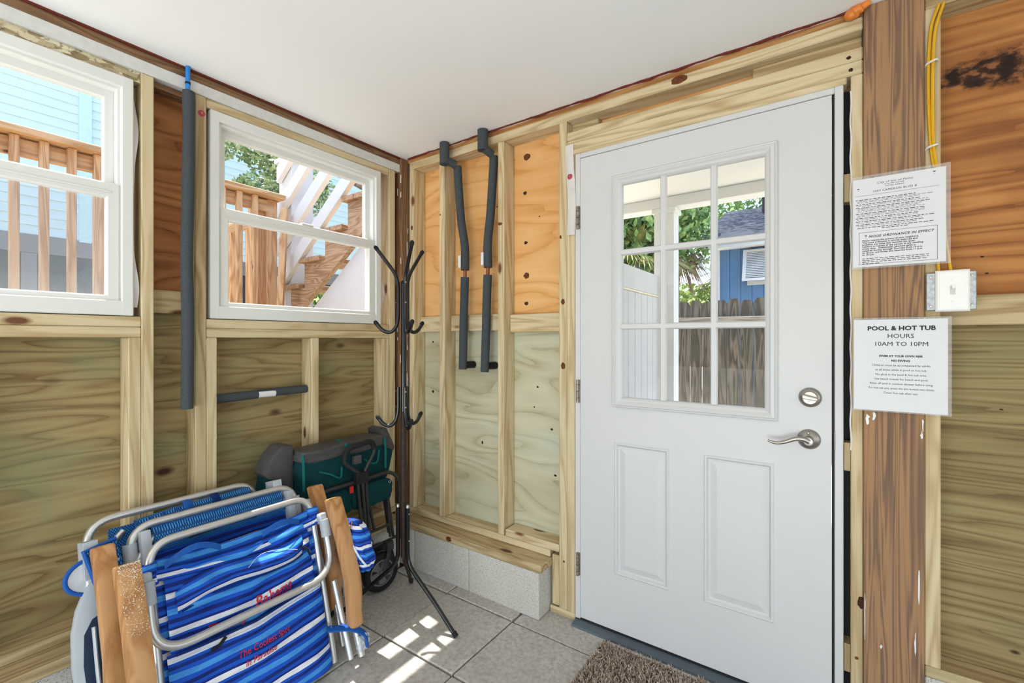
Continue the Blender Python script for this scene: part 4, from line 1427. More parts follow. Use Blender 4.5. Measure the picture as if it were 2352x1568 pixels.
pu = sheet('upper_pouch', pouch_up, 60, 36, 0.003, stripe_m, CA, (0.47, 0.25))
def flap(s, t):
    u = -0.215 + 0.415 * s
    v = 0.415 + 0.030 * s + 0.012 * math.sin(s * 6) + 0.075 * t
    e = min(1, 8 * s, 8 * (1 - s)) ** 0.6
    return L(u, v, 0.026 + e * 0.034 * math.sin(math.pi * min(1.0, t * 1.0 + 0.08)) + 0.004 * math.sin(s * 23 + t * 6))


sheet('rolled_flap', flap, 40, 10, 0.004, stripe2_m, CA, (0.415, 0.075))
tube('zipper', [flap(s, 0.02) + (L(0, 0, 0.003) - L(0, 0, 0)) for s in np.linspace(0.02, 0.98, 20)], 0.0032, navy_cloth, CA, 6)
tube('zip_pull', [L(0.185, 0.472, 0.042), L(0.205, 0.455, 0.046), L(0.213, 0.432, 0.044)], 0.0045, black_rubber, CA, 8)
def band(s, t):
    u = -0.268 + 0.536 * s
    return L(u, 0.528 + 0.036 * t - 0.022 * math.sin(math.pi * s), 0.018 + 0.006 * math.sin(s * 14) * math.sin(math.pi * t))


sheet('top_band', band, 30, 5, 0.003, stripe2_m, CA, (0.536, 0.036))
sheet('strap', lambda s, t: L(-0.235 + 0.16 * s, 0.555 + 0.030 * math.sin(math.pi * s) + 0.020 * t, 0.022 + 0.016 * math.sin(math.pi * s)), 16, 3, 0.003, trim_blue, CA)
sheet('strap', lambda s, t: L(0.06 + 0.14 * s, 0.550 + 0.018 * math.sin(math.pi * s) + 0.020 * t, 0.024 + 0.014 * math.sin(math.pi * s)), 16, 3, 0.003, trim_blue, CA)
tube('loose_thread', smooth_path([L(-0.02, 0.470, 0.060), L(0.03, 0.500, 0.058), L(0.10, 0.492, 0.056), L(0.16, 0.470, 0.058)], 6), 0.0008, thread_w, CA, 5)


def pouch_lo_uvw(s, t):
    u = -0.250 + 0.500 * s
    v = 0.015 + 0.295 * t
    edge = min(1, 7 * s, 7 * (1 - s)) ** 0.6
    b_ = 0.018 + edge * (0.030 * math.sin(math.pi * (0.30 + 0.62 * t)) + 0.006 * math.sin(s * 9 + t * 5) + 0.004 * math.sin(t * 21 - s * 11)) + 0.012 * (1 - s) * edge
    return (u, v - 0.018 * (1 - abs(2 * s - 1)) * t + 0.014 * s * t, b_)


pl_ = sheet('lower_pouch', lambda s, t: L(*pouch_lo_uvw(s, t)), 60, 36, 0.003, stripe_m, CA, (0.50, 0.295))
tube('zipper', [L(*(Vector(pouch_lo_uvw(s, 0.985)) + Vector((0, 0, 0.002)))) for s in np.linspace(0.04, 0.96, 24)], 0.005, navy_cloth, CA, 8)
tube('piping', [L(*(Vector(pouch_lo_uvw(s, 0.93)) + Vector((0, 0, 0.001)))) for s in np.linspace(0.02, 0.98, 24)], 0.003, thread_w, CA, 6)
zp = Vector(pouch_lo_uvw(0.30, 0.96))
tube('zip_pull', [L(zp.x, zp.y, zp.z + 0.005), L(zp.x - 0.02, zp.y - 0.012, zp.z + 0.010), L(zp.x - 0.045, zp.y - 0.018, zp.z + 0.008)], 0.005, black_rubber, CA, 8)


def on_lower(u0, v0, ang):
    ca, sa = math.cos(ang), math.sin(ang)

    def f(x, y):
        u = u0 + x * ca - y * sa
        v = v0 + x * sa + y * ca
        s = (u + 0.25) / 0.5
        t = (v - 0.015) / 0.295
        w = pouch_lo_uvw(min(max(s, 0), 1), min(max(t, 0), 1))[2]
        return L(u, v, w + 0.0035)

    return f


lettering('The Coolest Spot', 0.0260, red_ink, pl_, (0, 0, 0), (0, 1, 0), (0, 0, 1), shear=0.3, wrap=on_lower(-0.075, 0.212, 0.02), sx=0.92, bold=0.0002)
lettering('in Paradise', 0.0260, red_ink, pl_, (0, 0, 0), (0, 1, 0), (0, 0, 1), shear=0.3, wrap=on_lower(-0.060, 0.180, 0.02), sx=0.92, bold=0.0002)


def on_upper(u0, v0):
    def f(x, y):
        u, v = u0 + x, v0 + y
        s = min(max((u + 0.238) / 0.47, 0), 1)
        t = min(max((v - 0.300) / 0.25, 0), 1)
        q = pouch_up(s, t)
        return q + (L(0, 0, 1) - L(0, 0, 0)) * 0.004

    return f


lettering('Bahama', 0.050, red_ink, pu, (0, 0, 0), (0, 1, 0), (0, 0, 1), shear=0.35, wrap=on_upper(0.00, 0.345), sx=0.85, bold=0.0004)
lettering('Tommy', 0.050, red_ink, pu, (0, 0, 0), (0, 1, 0), (0, 0, 1), shear=0.35, wrap=on_upper(-0.150, 0.318), sx=0.80, bold=0.0004)
# straps and wrapped ends at the right foot
tube('strap', smooth_path([L(0.235, 0.150, 0.045), L(0.30, 0.125, 0.080), L(0.345, 0.085, 0.105), L(0.350, 0.040, 0.105)], 5), 0.020, stripe2_m if False else trim_blue, CA, 10, False, (0.35, 1.0))
lump('plastic_wrap', tuple(L(0.318, 0.03, 0.075)), tuple(L(0.362, 0.085, 0.120)), clear_vinyl, CA, 0.006, 2.5, 21)
# striped insulated side pouch hanging on the right arm
cpo = L(0.392, 0.405, 0.070)
cpch = lump('side_pouch', (cpo.x - 0.085, cpo.y - 0.042, cpo.z - 0.095), (cpo.x + 0.085, cpo.y + 0.045, cpo.z + 0.095), stripe2_m, CA, 0.004, 3.0, 31, lambda q: q + Vector((0.30 * -(q.z - cpo.z), 0, 0)), lambda p: (p.y, p.z * 1.1))
tube('piping', smooth_path([(cpo.x - 0.020, cpo.y - 0.046, cpo.z + 0.085), (cpo.x + 0.035, cpo.y - 0.043, cpo.z + 0.03), (cpo.x + 0.075, cpo.y - 0.034, cpo.z - 0.02), (cpo.x + 0.100, cpo.y - 0.018, cpo.z - 0.055)], 5), 0.004, thread_w, cpch, 8)
prism('leather_tab', [(cpo.x - 0.020, cpo.y - 0.040, cpo.z + 0.080), (cpo.x + 0.004, cpo.y - 0.046, cpo.z + 0.075), (cpo.x + 0.018, cpo.y - 0.048, cpo.z + 0.035), (cpo.x - 0.008, cpo.y - 0.048, cpo.z + 0.030)], (0.004, -0.005, 0), leather, cpch, 0.001)
tube('cord_loop', smooth_path([(cpo.x - 0.01, cpo.y - 0.035, cpo.z + 0.085), (cpo.x + 0.000, cpo.y - 0.03, cpo.z + 0.115), (cpo.x + 0.020, cpo.y - 0.03, cpo.z + 0.105), (cpo.x + 0.012, cpo.y - 0.035, cpo.z + 0.080)], 5), 0.0018, leather, cpch, 6)
# beach sand caught on the left arm
rr = random.Random(5)
bm = bmesh.new()
for k in range(520):
    v_ = 0.612 - 0.19 * rr.random() ** 2.0
    w_ = rr.uniform(0.035, 0.095)
    p = L(rr.uniform(-0.362, -0.310), v_, 0.0885 + (0.612 - v_) * 0.196)
    b2 = bmesh.new()
    bmesh.ops.create_cube(b2, size=rr.uniform(0.0008, 0.0019))
    for v in b2.verts:
        v.co += p
    for v in b2.verts:
        bm.verts.new(v.co)
    base_i = len(bm.verts) - 8
    bm.verts.ensure_lookup_table()
    b2.verts.index_update()
    for f in b2.faces:
        bm.faces.new([bm.verts[base_i + v.index] for v in f.verts])
    b2.free()
so = finish('sand_grains', bm, sand_m, CA)
so['kind'] = 'stuff'

# ---- second chair
L2 = frame_of(0.372, -1.058, 16)
CB = thing('beach_chair', (0.36, -1.058, 0.0), 'middle folded beach chair with blue woven mesh seat and plain wooden arms', 'beach chair', 'folded beach chairs')
tube('back_frame', fillet([L2(-0.272, 0.012, 0), L2(-0.272, 0.672, 0), L2(0.272, 0.672, 0), L2(0.272, 0.012, 0)], 0.075, 8), 0.0125, alu, CB, 14)
sheet('seat_cloth', lambda s, t: L2(-0.255 + 0.51 * s, 0.04 + 0.545 * t, 0.004 - 0.008 * math.sin(math.pi * s)), 16, 20, 0.004, stripe_m, CB, (0.51, 0.545))
sheet('headrest', lambda s, t: L2(-0.215 + 0.43 * s, 0.575 + 0.085 * t, 0.006 + 0.018 * math.sin(math.pi * t)), 16, 10, 0.006, mesh_blue, CB, (0.43, 0.09))
tube('carry_handle', fillet([L2(-0.12, 0.600, 0.030), L2(-0.02, 0.606, 0.040), L2(0.10, 0.602, 0.030)], 0.05), 0.010, black_rubber, CB, 10)
for sg in (-1, 1):
    poly_arm('armrest', L2, sg * 0.318, sg * 0.372, [(v + 0.035, w - 0.030) for v, w in ARM_OUT], ARM_V, CB, 0.010)
    tube('leg', [L2(sg * 0.340, 0.17, 0.066), L2(sg * 0.340, 0.012, 0.070)], 0.0115, alu, CB, 12)
    poly_arm('arm_bracket', L2, sg * 0.300, sg * 0.321, [(0.60, -0.030), (0.60, 0.030), (0.40, 0.045), (0.10, 0.050), (0.10, 0.0), (0.40, -0.020)], grey_plastic, CB, 0.006)
    c = bmesh.new()
    add_tube(c, [L2(sg * 0.272, 0.555, 0.0), L2(sg * 0.272, 0.625, 0.0)], 0.019, 14)
    finish('hinge_clamp', c, grey_plastic, CB, True)
    bm = bmesh.new()
    add_box(bm, (-0.014, -0.055, -0.02), (0.014, 0.055, 0.02), 0.005)
    for v in bm.verts:
        v.co = L2(sg * 0.238 + v.co.x, 0.600 + v.co.y, 0.016 + v.co.z)
    finish('hinge_bracket', bm, grey_plastic, CB, True)
tube('brace', fillet([L2(-0.272, 0.520, 0.0), L2(-0.255, 0.580, 0.010), L2(-0.205, 0.632, 0.010)], 0.05), 0.0105, alu, CB, 10)
tube('brace', fillet([L2(0.272, 0.520, 0.0), L2(0.255, 0.580, 0.010), L2(0.205, 0.632, 0.010)], 0.05), 0.0105, alu, CB, 10)
tube('leg_frame', fillet([L2(-0.285, 0.500, 0.030), L2(-0.285, 0.300, 0.032), L2(0.285, 0.300, 0.032), L2(0.285, 0.500, 0.030)], 0.10, 8), 0.0120, alu, CB, 12)

# ---- rear chair
L3 = frame_of(0.250, -1.150, 15)
CC = thing('beach_chair', (0.24, -1.15, 0.0), 'rearmost folded beach chair with grey plastic arms and navy inlays', 'beach chair', 'folded beach chairs')
tube('back_frame', fillet([L3(-0.258, 0.012, 0), L3(-0.258, 0.686, 0), L3(0.258, 0.686, 0), L3(0.258, 0.012, 0)], 0.075, 8), 0.0130, alu, CC, 14)
sheet('seat_cloth', lambda s, t: L3(-0.21 + 0.43 * s, 0.05 + 0.600 * t, 0.020 - 0.010 * math.sin(math.pi * s)), 16, 20, 0.004, mesh_blue, CC, (0.43, 0.6))
tube('headrest_roll', [L3(-0.14, 0.640, 0.024), L3(0.0, 0.652, 0.028), L3(0.225, 0.655, 0.026)], 0.020, mesh_blue, CC, 12)
for u in (0.01, 0.10):
    tube('cloth_tab', [L3(u, 0.630, 0.050), L3(u, 0.660, 0.050), L3(u, 0.680, 0.030)], 0.012, navy_cloth if u > .05 else trim_blue, CC, 8, False, (0.3, 1.2))
tube('brace', fillet([L3(-0.258, 0.50, 0.0), L3(-0.235, 0.575, 0.012), L3(-0.17, 0.635, 0.014)], 0.05), 0.0110, alu, CC, 10)
ARMC = [(-0.270, 0.520), (-0.292, 0.495), (-0.312, 0.450), (-0.325, 0.390), (-0.328, 0.300), (-0.320, 0.180), (-0.300, 0.060), (-0.285, 0.012), (-0.225, 0.012), (-0.238, 0.150), (-0.246, 0.300), (-0.248, 0.420), (-0.250, 0.520)]
INL = [(-0.256, 0.425), (-0.280, 0.415), (-0.300, 0.380), (-0.306, 0.300), (-0.300, 0.180), (-0.284, 0.060), (-0.276, 0.030), (-0.246, 0.030), (-0.254, 0.150), (-0.260, 0.300)]
for sg in (-1, 1):
    ar = prism('armrest', [L3(-sg * u, v, 0.100 - 0.05 * v) for u, v in ARMC], L3(0, 0, 0.030) - L3(0, 0, 0), grey_plastic, CC, 0.008, True)
    prism('arm_inlay', [L3(-sg * u, v, 0.1295 - 0.05 * v) for u, v in INL], L3(0, 0, 0.003) - L3(0, 0, 0), navy_m, ar)
    tube('leg', [L3(sg * 0.284, 0.10, 0.11), L3(sg * 0.284, 0.012, 0.13)], 0.0115, alu, CC, 12)
    tube('leg', fillet([L3(sg * 0.262, 0.30, 0.08), L3(sg * 0.262, 0.40, 0.10), L3(sg * 0.262, 0.52, 0.06)], 0.05), 0.010, alu, CC, 10)
    bm = bmesh.new()
    for (a0, a1, b0, b1) in ((-0.022, 0.022, -0.032, -0.026), (-0.022, 0.022, 0.026, 0.032), (-0.022, -0.017, -0.03, 0.03), (0.017, 0.022, -0.03, 0.03)):
        add_box(bm, (a0, -0.055, b0), (a1, 0.055, b1), 0.001)
    for v in bm.verts:
        v.co = L3(sg * 0.272 + v.co.x * 0.8 + (0.03 if sg > 0 else 0.0), 0.590 + v.co.y + (0.03 if sg > 0 else -0.01), 0.075 + v.co.z)
    finish('arm_channel', bm, grey_plastic, CC)
# slotted track inside the left arm
for k in range(5):
    obox('track_slot', L3(-0.262, 0.10 + k * 0.062, 0.17), (0, 1, 0), L3(0, 1, 0) - L3(0, 0, 0), L3(0, 0, 1) - L3(0, 0, 0), (-0.010, -0.026, -0.018), (0.010, 0.026, 0.018), plain('dark_grey_plastic', S(112, 114, 116), 0.5) if k == 0 else bpy.data.materials['dark_grey_plastic'], CC, 0.003)
tube('track_rail', smooth_path([L3(-0.286, 0.40, 0.150), L3(-0.286, 0.28, 0.160), L3(-0.286, 0.16, 0.185), L3(-0.286, 0.04, 0.235)], 5), 0.007, grey_plastic, CC, 8, False, (1.3, 0.7))
# blue bound side pocket with clear flap and lime zip
pk = prism('side_pocket', [L3(-0.292, 0.610, 0.105), L3(-0.215, 0.625, 0.105), L3(-0.200, 0.460, 0.145), L3(-0.255, 0.435, 0.145)], L3(0, 0, 0.018) - L3(0, 0, 0), mesh_blue, CC, 0.004)
tube('binding', [L3(u, v, w) for u, v, w in ((-0.215, 0.625, 0.124), (-0.292, 0.610, 0.124), (-0.276, 0.52, 0.146), (-0.255, 0.435, 0.165), (-0.200, 0.460, 0.165))], 0.0060, trim_blue, pk, 8)
tube('zip_strip', [L3(u, v, w) for u, v, w in ((-0.268, 0.600, 0.127), (-0.250, 0.52, 0.146), (-0.232, 0.45, 0.165))], 0.009, lime_m, pk, 8, False, (1.0, 0.6))
pts = [(-0.268 - 0.062 * math.sin(a), 0.535 - 0.050 * math.cos(a)) for a in np.linspace(0, math.pi, 14)]
cf = prism('clear_flap', [L3(u, v, 0.090) for u, v in pts], L3(0, 0, 0.003) - L3(0, 0, 0), clear_vinyl, CC)
tube('binding', [L3(u, v, 0.0915) for u, v in pts], 0.006, trim_blue, cf, 8)

# ------------------------------------------------------------------ outside
grd = box('ground', (-14, -12, -0.30), (14, 22, -0.095), concrete('sandy_ground', S(212, 206, 192), S(180, 172, 154), 14.0))
tag(grd, 'sandy ground around the shed', None, None, 'structure')

# deck railing outside the windows
DR = thing('deck_railing', (-1.52, -1.0, 1.30), 'orange-brown wooden deck railing with square balusters outside the windows', 'railing')
box('cap_rail', (-1.60, -2.9, 2.345), (-1.455, 0.075, 2.382), RAILW[1], DR, 0.004)
box('rail_board', (-1.575, -2.9, 2.245), (-1.540, 0.03, 2.335), RAILW[1], DR, 0.003)
b0 = box('baluster', (-1.5395, -0.019, 1.25), (-1.5015, 0.019, 2.344), RAILW[2], DR, 0.003)
b0.location = Vector((-1.5205, -0.355, 1.797)) - DR.location
ks = list(range(-18, 3))
for k in ks:
    if k == 0:
        continue
    clone(b0, (-1.5205, -0.355 + 0.112 * k, 1.797), DR)
for y0 in (-0.115, -1.02, -2.2):
    box('rail_post', (-1.665, y0, 0.0), (-1.577, y0 + 0.088, 2.344), RAILW[2], DR, 0.004)
box('rail_post', (-1.60, -0.03, 0.0), (-1.5405, 0.05, 2.344), RAILW[2], DR, 0.004)
box('bottom_rail', (-1.575, -2.9, 1.30), (-1.540, 0.03, 1.39), RAILW[1], DR, 0.003)
box('deck_joist', (-1.58, -2.9, -0.1), (-1.545, 0.03, 1.22), RAILW[1], DR, 0.003)
# second railing line further back on the deck
box('rail_board', (-2.55, -0.02, 2.17), (-1.67, 0.02, 2.25), RAILW[0], DR, 0.003)
for k in range(3):
    clone(b0, (-1.90 - 0.30 * k, 0.0, 1.70), DR)
lb = tube('leaning_board', [(-1.34, -0.105, -0.09), (-1.425, 0.048, 2.27)], 0.03, RAILW[2], None, 4)
tag(lb, 'loose pale lumber plank leaning on the deck railing end', 'plank')

# outside stairs
ST = thing('outdoor_stairs', (-1.0, 0.5, 0.0), 'unpainted wooden stairs rising outside the corner window', 'stairs')
RUN, RISE = 0.277, 0.190
X0, Z0 = -1.325, 1.655     # right end of the first visible tread, underside
poly = [(-1.52, 0.15, 1.10)]
n0 = -1
xs0 = X0 - RUN
pts = []
for k in range(-1, 8):
    xl = X0 + (k - 1) * RUN
    z = Z0 + k * RISE
    pts.append((xl, 0.15, z))
    pts.append((xl + RUN, 0.15, z))
top_end = pts[-1]
low = [(top_end[0], 0.15, top_end[2] - 0.20), (pts[0][0] + 0.12, 0.15, pts[0][2] - 0.22)]
prism('stringer', pts + low, (0, 0.04, 0), STRW[0], ST)
prism('stringer', [(a, b_ + 0.80, c) for a, b_, c in pts + low], (0, 0.04, 0), STRW[0], ST)
for k in range(-1, 7):
    xl = X0 + (k - 1) * RUN - 0.03
    z = Z0 + k * RISE
    box('tread', (xl, 0.115, z + 0.001), (xl + 0.137, 1.02, z + 0.037), STRW[1], ST, 0.003)
    box('tread', (xl + 0.141, 0.115, z + 0.001), (xl + 0.281, 1.02, z + 0.037), STRW[1], ST, 0.003)
box('support_post', (-0.02, 0.2, -0.1), (0.07, 0.29, 2.55), STRW[2], ST)
box('support_post', (-1.49, 0.80, -0.1), (-1.40, 0.89, 1.45), STRW[2], ST)

NW = thing('stair_railing', (-1.60, 0.2, 0.0), 'white painted stair railing with newel post and sloping boards', 'railing')
box('newel_post', (-1.705, 0.150, -0.1), (-1.515, 0.34, 2.70), ext_white, NW, 0.006)
box('newel_cap', (-1.735, 0.120, 2.70), (-1.485, 0.37, 2.74), ext_white, NW, 0.01)
for k in range(4):
    zl = lambda x: 1.965 + 0.727 * (x + 1.2) + 0.30 * k
    q = [(-1.66, 0.105, zl(-1.66)), (-0.10, 0.105, zl(-0.10)), (-0.10, 0.105, zl(-0.10) + 0.125), (-1.66, 0.105, zl(-1.66) + 0.125)]
    prism('sloping_board', q, (0, 0.04, 0), ext_white, NW, 0.002)
pw = prism('skirt_panel', [(-1.42, 0.195, -0.1), (-1.42, 0.195, 1.40), (0.9, 0.195, 3.02), (0.9, 0.195, -0.1)], (0, 0.02, 0), ext_white)
tag(pw, 'plain white panel closing the space beneath the outdoor stairs', 'wall panel')

# neighbouring pale blue clapboard house
NH = thing('neighbor_house', (-5.2, -0.5, 0.0), 'pale blue clapboard house beyond the deck railing', 'house')
clap = plain('pale_blue_clapboard', S(196, 214, 218), 0.6, 0, 0.3, 0.03, 5)
bm = bmesh.new()
for (x, z) in ((-5.10, 0.0), (-5.082, 0.0), (-5.098, 0.112), (-5.104, 0.112)):
    pass
prof = [(-5.118, 0.0), (-5.098, 0.0), (-5.110, 0.108), (-5.118, 0.108)]
c0 = prism('clapboard', [(a, -6.0, 2.40 + c) for a, c in prof], (0, 10.5, 0), clap, NH)
zc = c0.location.z
for k in range(1, 34):
    c = c0.copy()
    COL.objects.link(c)
    c.parent = NH
    c.location = c0.location + Vector((0, 0, 0.104 * k))
box('sheathing', (-5.4, -6.0, 0.0), (-5.119, 4.5, 6.0), clap, NH)
box('corner_board', (-5.119, -0.40, 2.38), (-5.080, -0.29, 6.0), plain('pale_blue_trim', S(186, 214, 218), 0.6), NH)
box('skirt_band', (-5.119, -6.0, 2.20), (-5.085, 4.5, 2.40), plain('grey_skirt', S(120, 118, 118), 0.7), NH)
dark_screen = plain('dark_screen_mesh', S(62, 62, 66), 0.8, 0, 0.2, 0.4, 400)
for k in range(8):
    y0 = -6.0 + k * 1.3
    box('screen_panel', (-5.115, y0 + 0.06, -0.1), (-5.10, y0 + 1.24, 2.195), dark_screen, NH)
    box('screen_post', (-5.119, y0 - 0.06, -0.1), (-5.08, y0 + 0.06, 2.195), bpy.data.materials['grey_skirt'], NH)


def branch_tree(name, label, base, top, r0, clumps, size, m, branches=(), group=None):
    t_ = thing(name, base, label, 'tree', group)
    b = Vector(base)
    tp = Vector(top)
    tube('trunk', smooth_path([b, b.lerp(tp, 0.35) + Vector((0.05, -0.05, 0)), b.lerp(tp, 0.7) + Vector((-0.05, 0.04, 0)), tp], 5), [r0 * (1 - 0.045 * i) for i in range(16)], bark, t_, 12)
    for p, q, r in branches:
        p = Vector(p); q = Vector(q)
        tube('branch', smooth_path([p, p.lerp(q, 0.5) + Vector((0, 0, 0.12)), q], 5), [r * (1 - 0.06 * i) for i in range(11)], bark, t_, 8)
    f = foliage('foliage', clumps, size, m, t_)
    f['kind'] = 'stuff'
    return t_


# live oak between deck and neighbouring house
branch_tree('oak_tree', 'oak tree with furrowed trunk behind the white stair railing', (-2.45, 1.75, -0.1), (-2.15, 1.95, 4.4), 0.21,
            [((-2.9, 0.80, 3.22), (0.40, 0.36, 0.24), 1500), ((-3.1, 0.22, 3.36), (0.36, 0.40, 0.26), 1300), ((-2.75, 1.05, 2.92), (0.28, 0.26, 0.28), 1100),
             ((-3.0, 0.62, 2.86), (0.28, 0.26, 0.17), 800), ((-2.85, 0.95, 2.62), (0.15, 0.15, 0.13), 260), ((-2.6, 1.60, 4.1), (1.1, 0.9, 0.5), 1800), ((-2.1, 2.3, 3.2), (0.5, 0.5, 0.5), 1200)], 0.030, leaf_mid,
            [((-2.3, 1.85, 2.9), (-3.0, 0.6, 3.25), 0.06), ((-2.3, 1.9, 3.3), (-2.9, 1.0, 3.6), 0.05)], 'trees outside')
branch_tree('oak_tree', 'sunlit leafy tree seen under the stair treads', (-2.2, 5.6, -0.1), (-2.0, 5.7, 5.0), 0.16,
            [((-2.2, 5.2, 3.6), (1.6, 1.0, 1.5), 5200), ((-0.8, 5.4, 3.4), (1.2, 0.9, 1.3), 3600), ((-2.4, 5.6, 5.2), (2.0, 1.2, 1.2), 2600)], 0.07, leaf_oak, (), 'trees outside')
branch_tree('garden_bush', 'low green bush beyond the deck balusters', (-3.6, 1.6, -0.1), (-3.6, 1.6, 0.9), 0.04,
            [((-3.6, 1.6, 1.4), (0.6, 0.55, 0.55), 1500)], 0.05, leaf_bright, (), 'trees outside')

# porch outside the door
PC = box('porch_ceiling', (0.4, 0.12, 2.50), (4.6, 2.35, 2.58), white_paint)
tag(PC, 'white porch ceiling outside the door', None, None, 'structure')
PB = box('porch_beam', (0.4, 2.20, 2.405), (4.6, 2.36, 2.4995), white_paint, None, 0.004)
tag(PB, 'white beam along the edge of the porch ceiling', None, None, 'structure')
CO = thing('porch_column', (0.83, 2.28, -0.1), 'square white porch column seen through the door glass', 'column')
box('shaft', (0.752, 2.202, -0.1), (0.925, 2.358, 2.404), white_paint, CO, 0.006)
box('base_trim', (0.735, 2.185, -0.1), (0.942, 2.375, 0.08), white_paint, CO, 0.006)
box('capital_trim', (0.735, 2.185, 2.36), (0.942, 2.375, 2.4035), white_paint, CO, 0.006)
HW = thing('porch_fence', (0.78, 1.2, -0.1), 'white grooved-board privacy fence beside the porch', 'fence')
cream = plain('cream_bead', S(236, 224, 196), 0.5)
box('top_board', (0.775, 0.16, 1.635), (0.800, 2.18, 1.812), ext_white, HW, 0.004)
box('bead', (0.775, 0.16, 1.622), (0.806, 2.18, 1.634), cream, HW, 0.002)
b1 = None
for k in range(14):
    y0 = 0.16 + k * 0.144
    if b1 is None:
        b1 = box('fence_board', (0.775, y0 + 0.003, -0.1), (0.797, y0 + 0.141, 1.6215), ext_white, HW, 0.004)
    else:
        clone(b1, (0.786, y0 + 0.072, 0.76075), HW)
box('backing', (0.768, 0.16, -0.1), (0.776, 2.18, 1.80), white_wood, HW)

# weathered picket fence
oldw = wood('grey_weathered_picket', 2, S(112, 104, 92), S(82, 75, 66), S(50, 46, 40), 6.0, 0.85, 0.0, tint=S(70, 78, 54))
oldx = wood('grey_weathered_rail', 0, S(160, 152, 140), S(130, 122, 110), S(92, 86, 78), 6.0, 0.85, 0.0)
PF = thing('picket_fence', (1.5, 4.2, -0.1), 'tall grey weathered dog-ear picket fence behind the porch', 'fence')
yk = 4.2
pk0 = prism('picket', [(0.0, yk, -0.1), (0.138, yk, -0.1), (0.138, yk, 1.69), (0.108, yk, 1.735), (0.030, yk, 1.735), (0.0, yk, 1.69)], (0, 0.018, 0), oldw, PF)
base_c = wloc(pk0).copy()
for k in range(-8, 26):
    if k == 0:
        continue
    clone(pk0, base_c + Vector((0.1445 * k, 0, random.uniform(-0.012, 0.012))), PF)
for z in (0.22, 1.44):
    box('fence_rail', (-1.2, yk - 0.040, z), (3.8, yk - 0.001, z + 0.088), oldx, PF, 0.003)
for x in (-0.9, 1.045, 2.95):
    box('fence_post', (x, yk + 0.019, -0.1), (x + 0.09, yk + 0.109, 1.70), RAILW[2], PF)

# blue house behind the fence
BH = thing('blue_house', (3.0, 9.0, -0.1), 'blue board-and-batten house with dark shingle roof beyond the fence', 'house')
blue_sid = plain('blue_siding', S(88, 122, 160), 0.65, 0, 0.3, 0.05, 6)
HX0, HY = 0.17, 8.0
bb = None
for k in range(30):
    x0 = HX0 + 0.045 + 0.196 * k
    if bb is None:
        bb = box('siding_board', (x0 + 0.004, HY, -0.1), (x0 + 0.192, HY + 0.02, 3.05), blue_sid, BH, 0.003)
    else:
        clone(bb, (x0 + 0.098, HY + 0.01, 1.475), BH)
box('sheathing', (HX0, HY + 0.018, -0.1), (6.4, HY + 0.3, 3.10), plain('blue_groove', S(52, 84, 124), 0.7), BH)
box('corner_board', (HX0 - 0.03, HY - 0.02, -0.1), (HX0 + 0.06, HY + 0.04, 3.03), ext_white, BH)
box('eave_fascia', (HX0 - 0.3, HY - 0.32, 3.02), (6.6, HY - 0.28, 3.17), ext_white, BH)
box('soffit', (HX0 - 0.3, HY - 0.30, 3.03), (6.6, HY + 0.1, 3.055), ext_white, BH)
shing = NB('dark_shingles', 0.85, 0, 0.2)
bk = shing.n('TexBrick', Vector=shing.coords((1, 1, 1), False), Color1=S(54, 60, 72), Color2=S(40, 45, 54), Mortar=S(28, 31, 38), Scale=3.2)
shing.base(bk.outputs[0])
prism('roof', [(HX0 - 0.32, HY - 0.36, 3.13), (HX0 - 0.32, HY - 0.36, 3.19), (HX0 - 0.32, 11.0, 4.55), (HX0 - 0.32, 14.3, 3.19), (HX0 - 0.32, 14.3, 3.13), (HX0 - 0.32, 11.0, 4.47)], (7.0, 0, 0), shing.m, BH)
tube('vent_pipe', [(0.80, 10.0, 3.9), (0.80, 10.0, 4.55)], 0.05, dark_gap, BH, 10)
SH = thing('storm_shutter', (1.1, HY - 0.1, 2.4), 'white louvred storm shutter propped open on the blue house', 'shutter')
sx0, sx1 = 0.66, 1.80
top_ = Vector((0, HY - 0.03, 2.98))
bot_ = Vector((0, HY - 0.24, 2.36))
dv = bot_ - top_
nv_ = Vector((0, -dv.z, dv.y)).normalized()
for a, b_ in ((sx0, sx0 + 0.06), (sx1 - 0.06, sx1)):
    prism('stile', [top_ + Vector((a, 0, 0)), top_ + Vector((b_, 0, 0)), bot_ + Vector((b_, 0, 0)), bot_ + Vector((a, 0, 0))], Vector((0, -0.03, 0)), ext_white, SH)
for t in (0.0, 0.92):
    p = top_ + dv * t
    q = top_ + dv * (t + 0.08)
    prism('shutter_rail', [p + Vector((sx0 + 0.06, 0, 0)), p + Vector((sx1 - 0.06, 0, 0)), q + Vector((sx1 - 0.06, 0, 0)), q + Vector((sx0 + 0.06, 0, 0))], Vector((0, -0.03, 0)), ext_white, SH)
for k in range(15):
    p = top_ + dv * (0.09 + k * 0.0553)
    prism('louver', [p + Vector((sx0 + 0.06, 0.004, 0.0)), p + Vector((sx0 + 0.06, -0.028, -0.022)), p + Vector((sx0 + 0.06, -0.032, -0.016)), p + Vector((sx0 + 0.06, 0.0, 0.008))], (sx1 - sx0 - 0.12, 0, 0), ext_white, SH)
box('window_casing', (0.72, HY - 0.03, 2.30), (1.9, HY - 0.001, 2.38), ext_white, SH)
for z0, z1 in ((2.40, 3.0),):
    box('window_casing', (0.74, HY - 0.02, z0), (1.86, HY - 0.001, z1), plain('shutter_shade_glass', S(70, 80, 90), 0.3), SH)

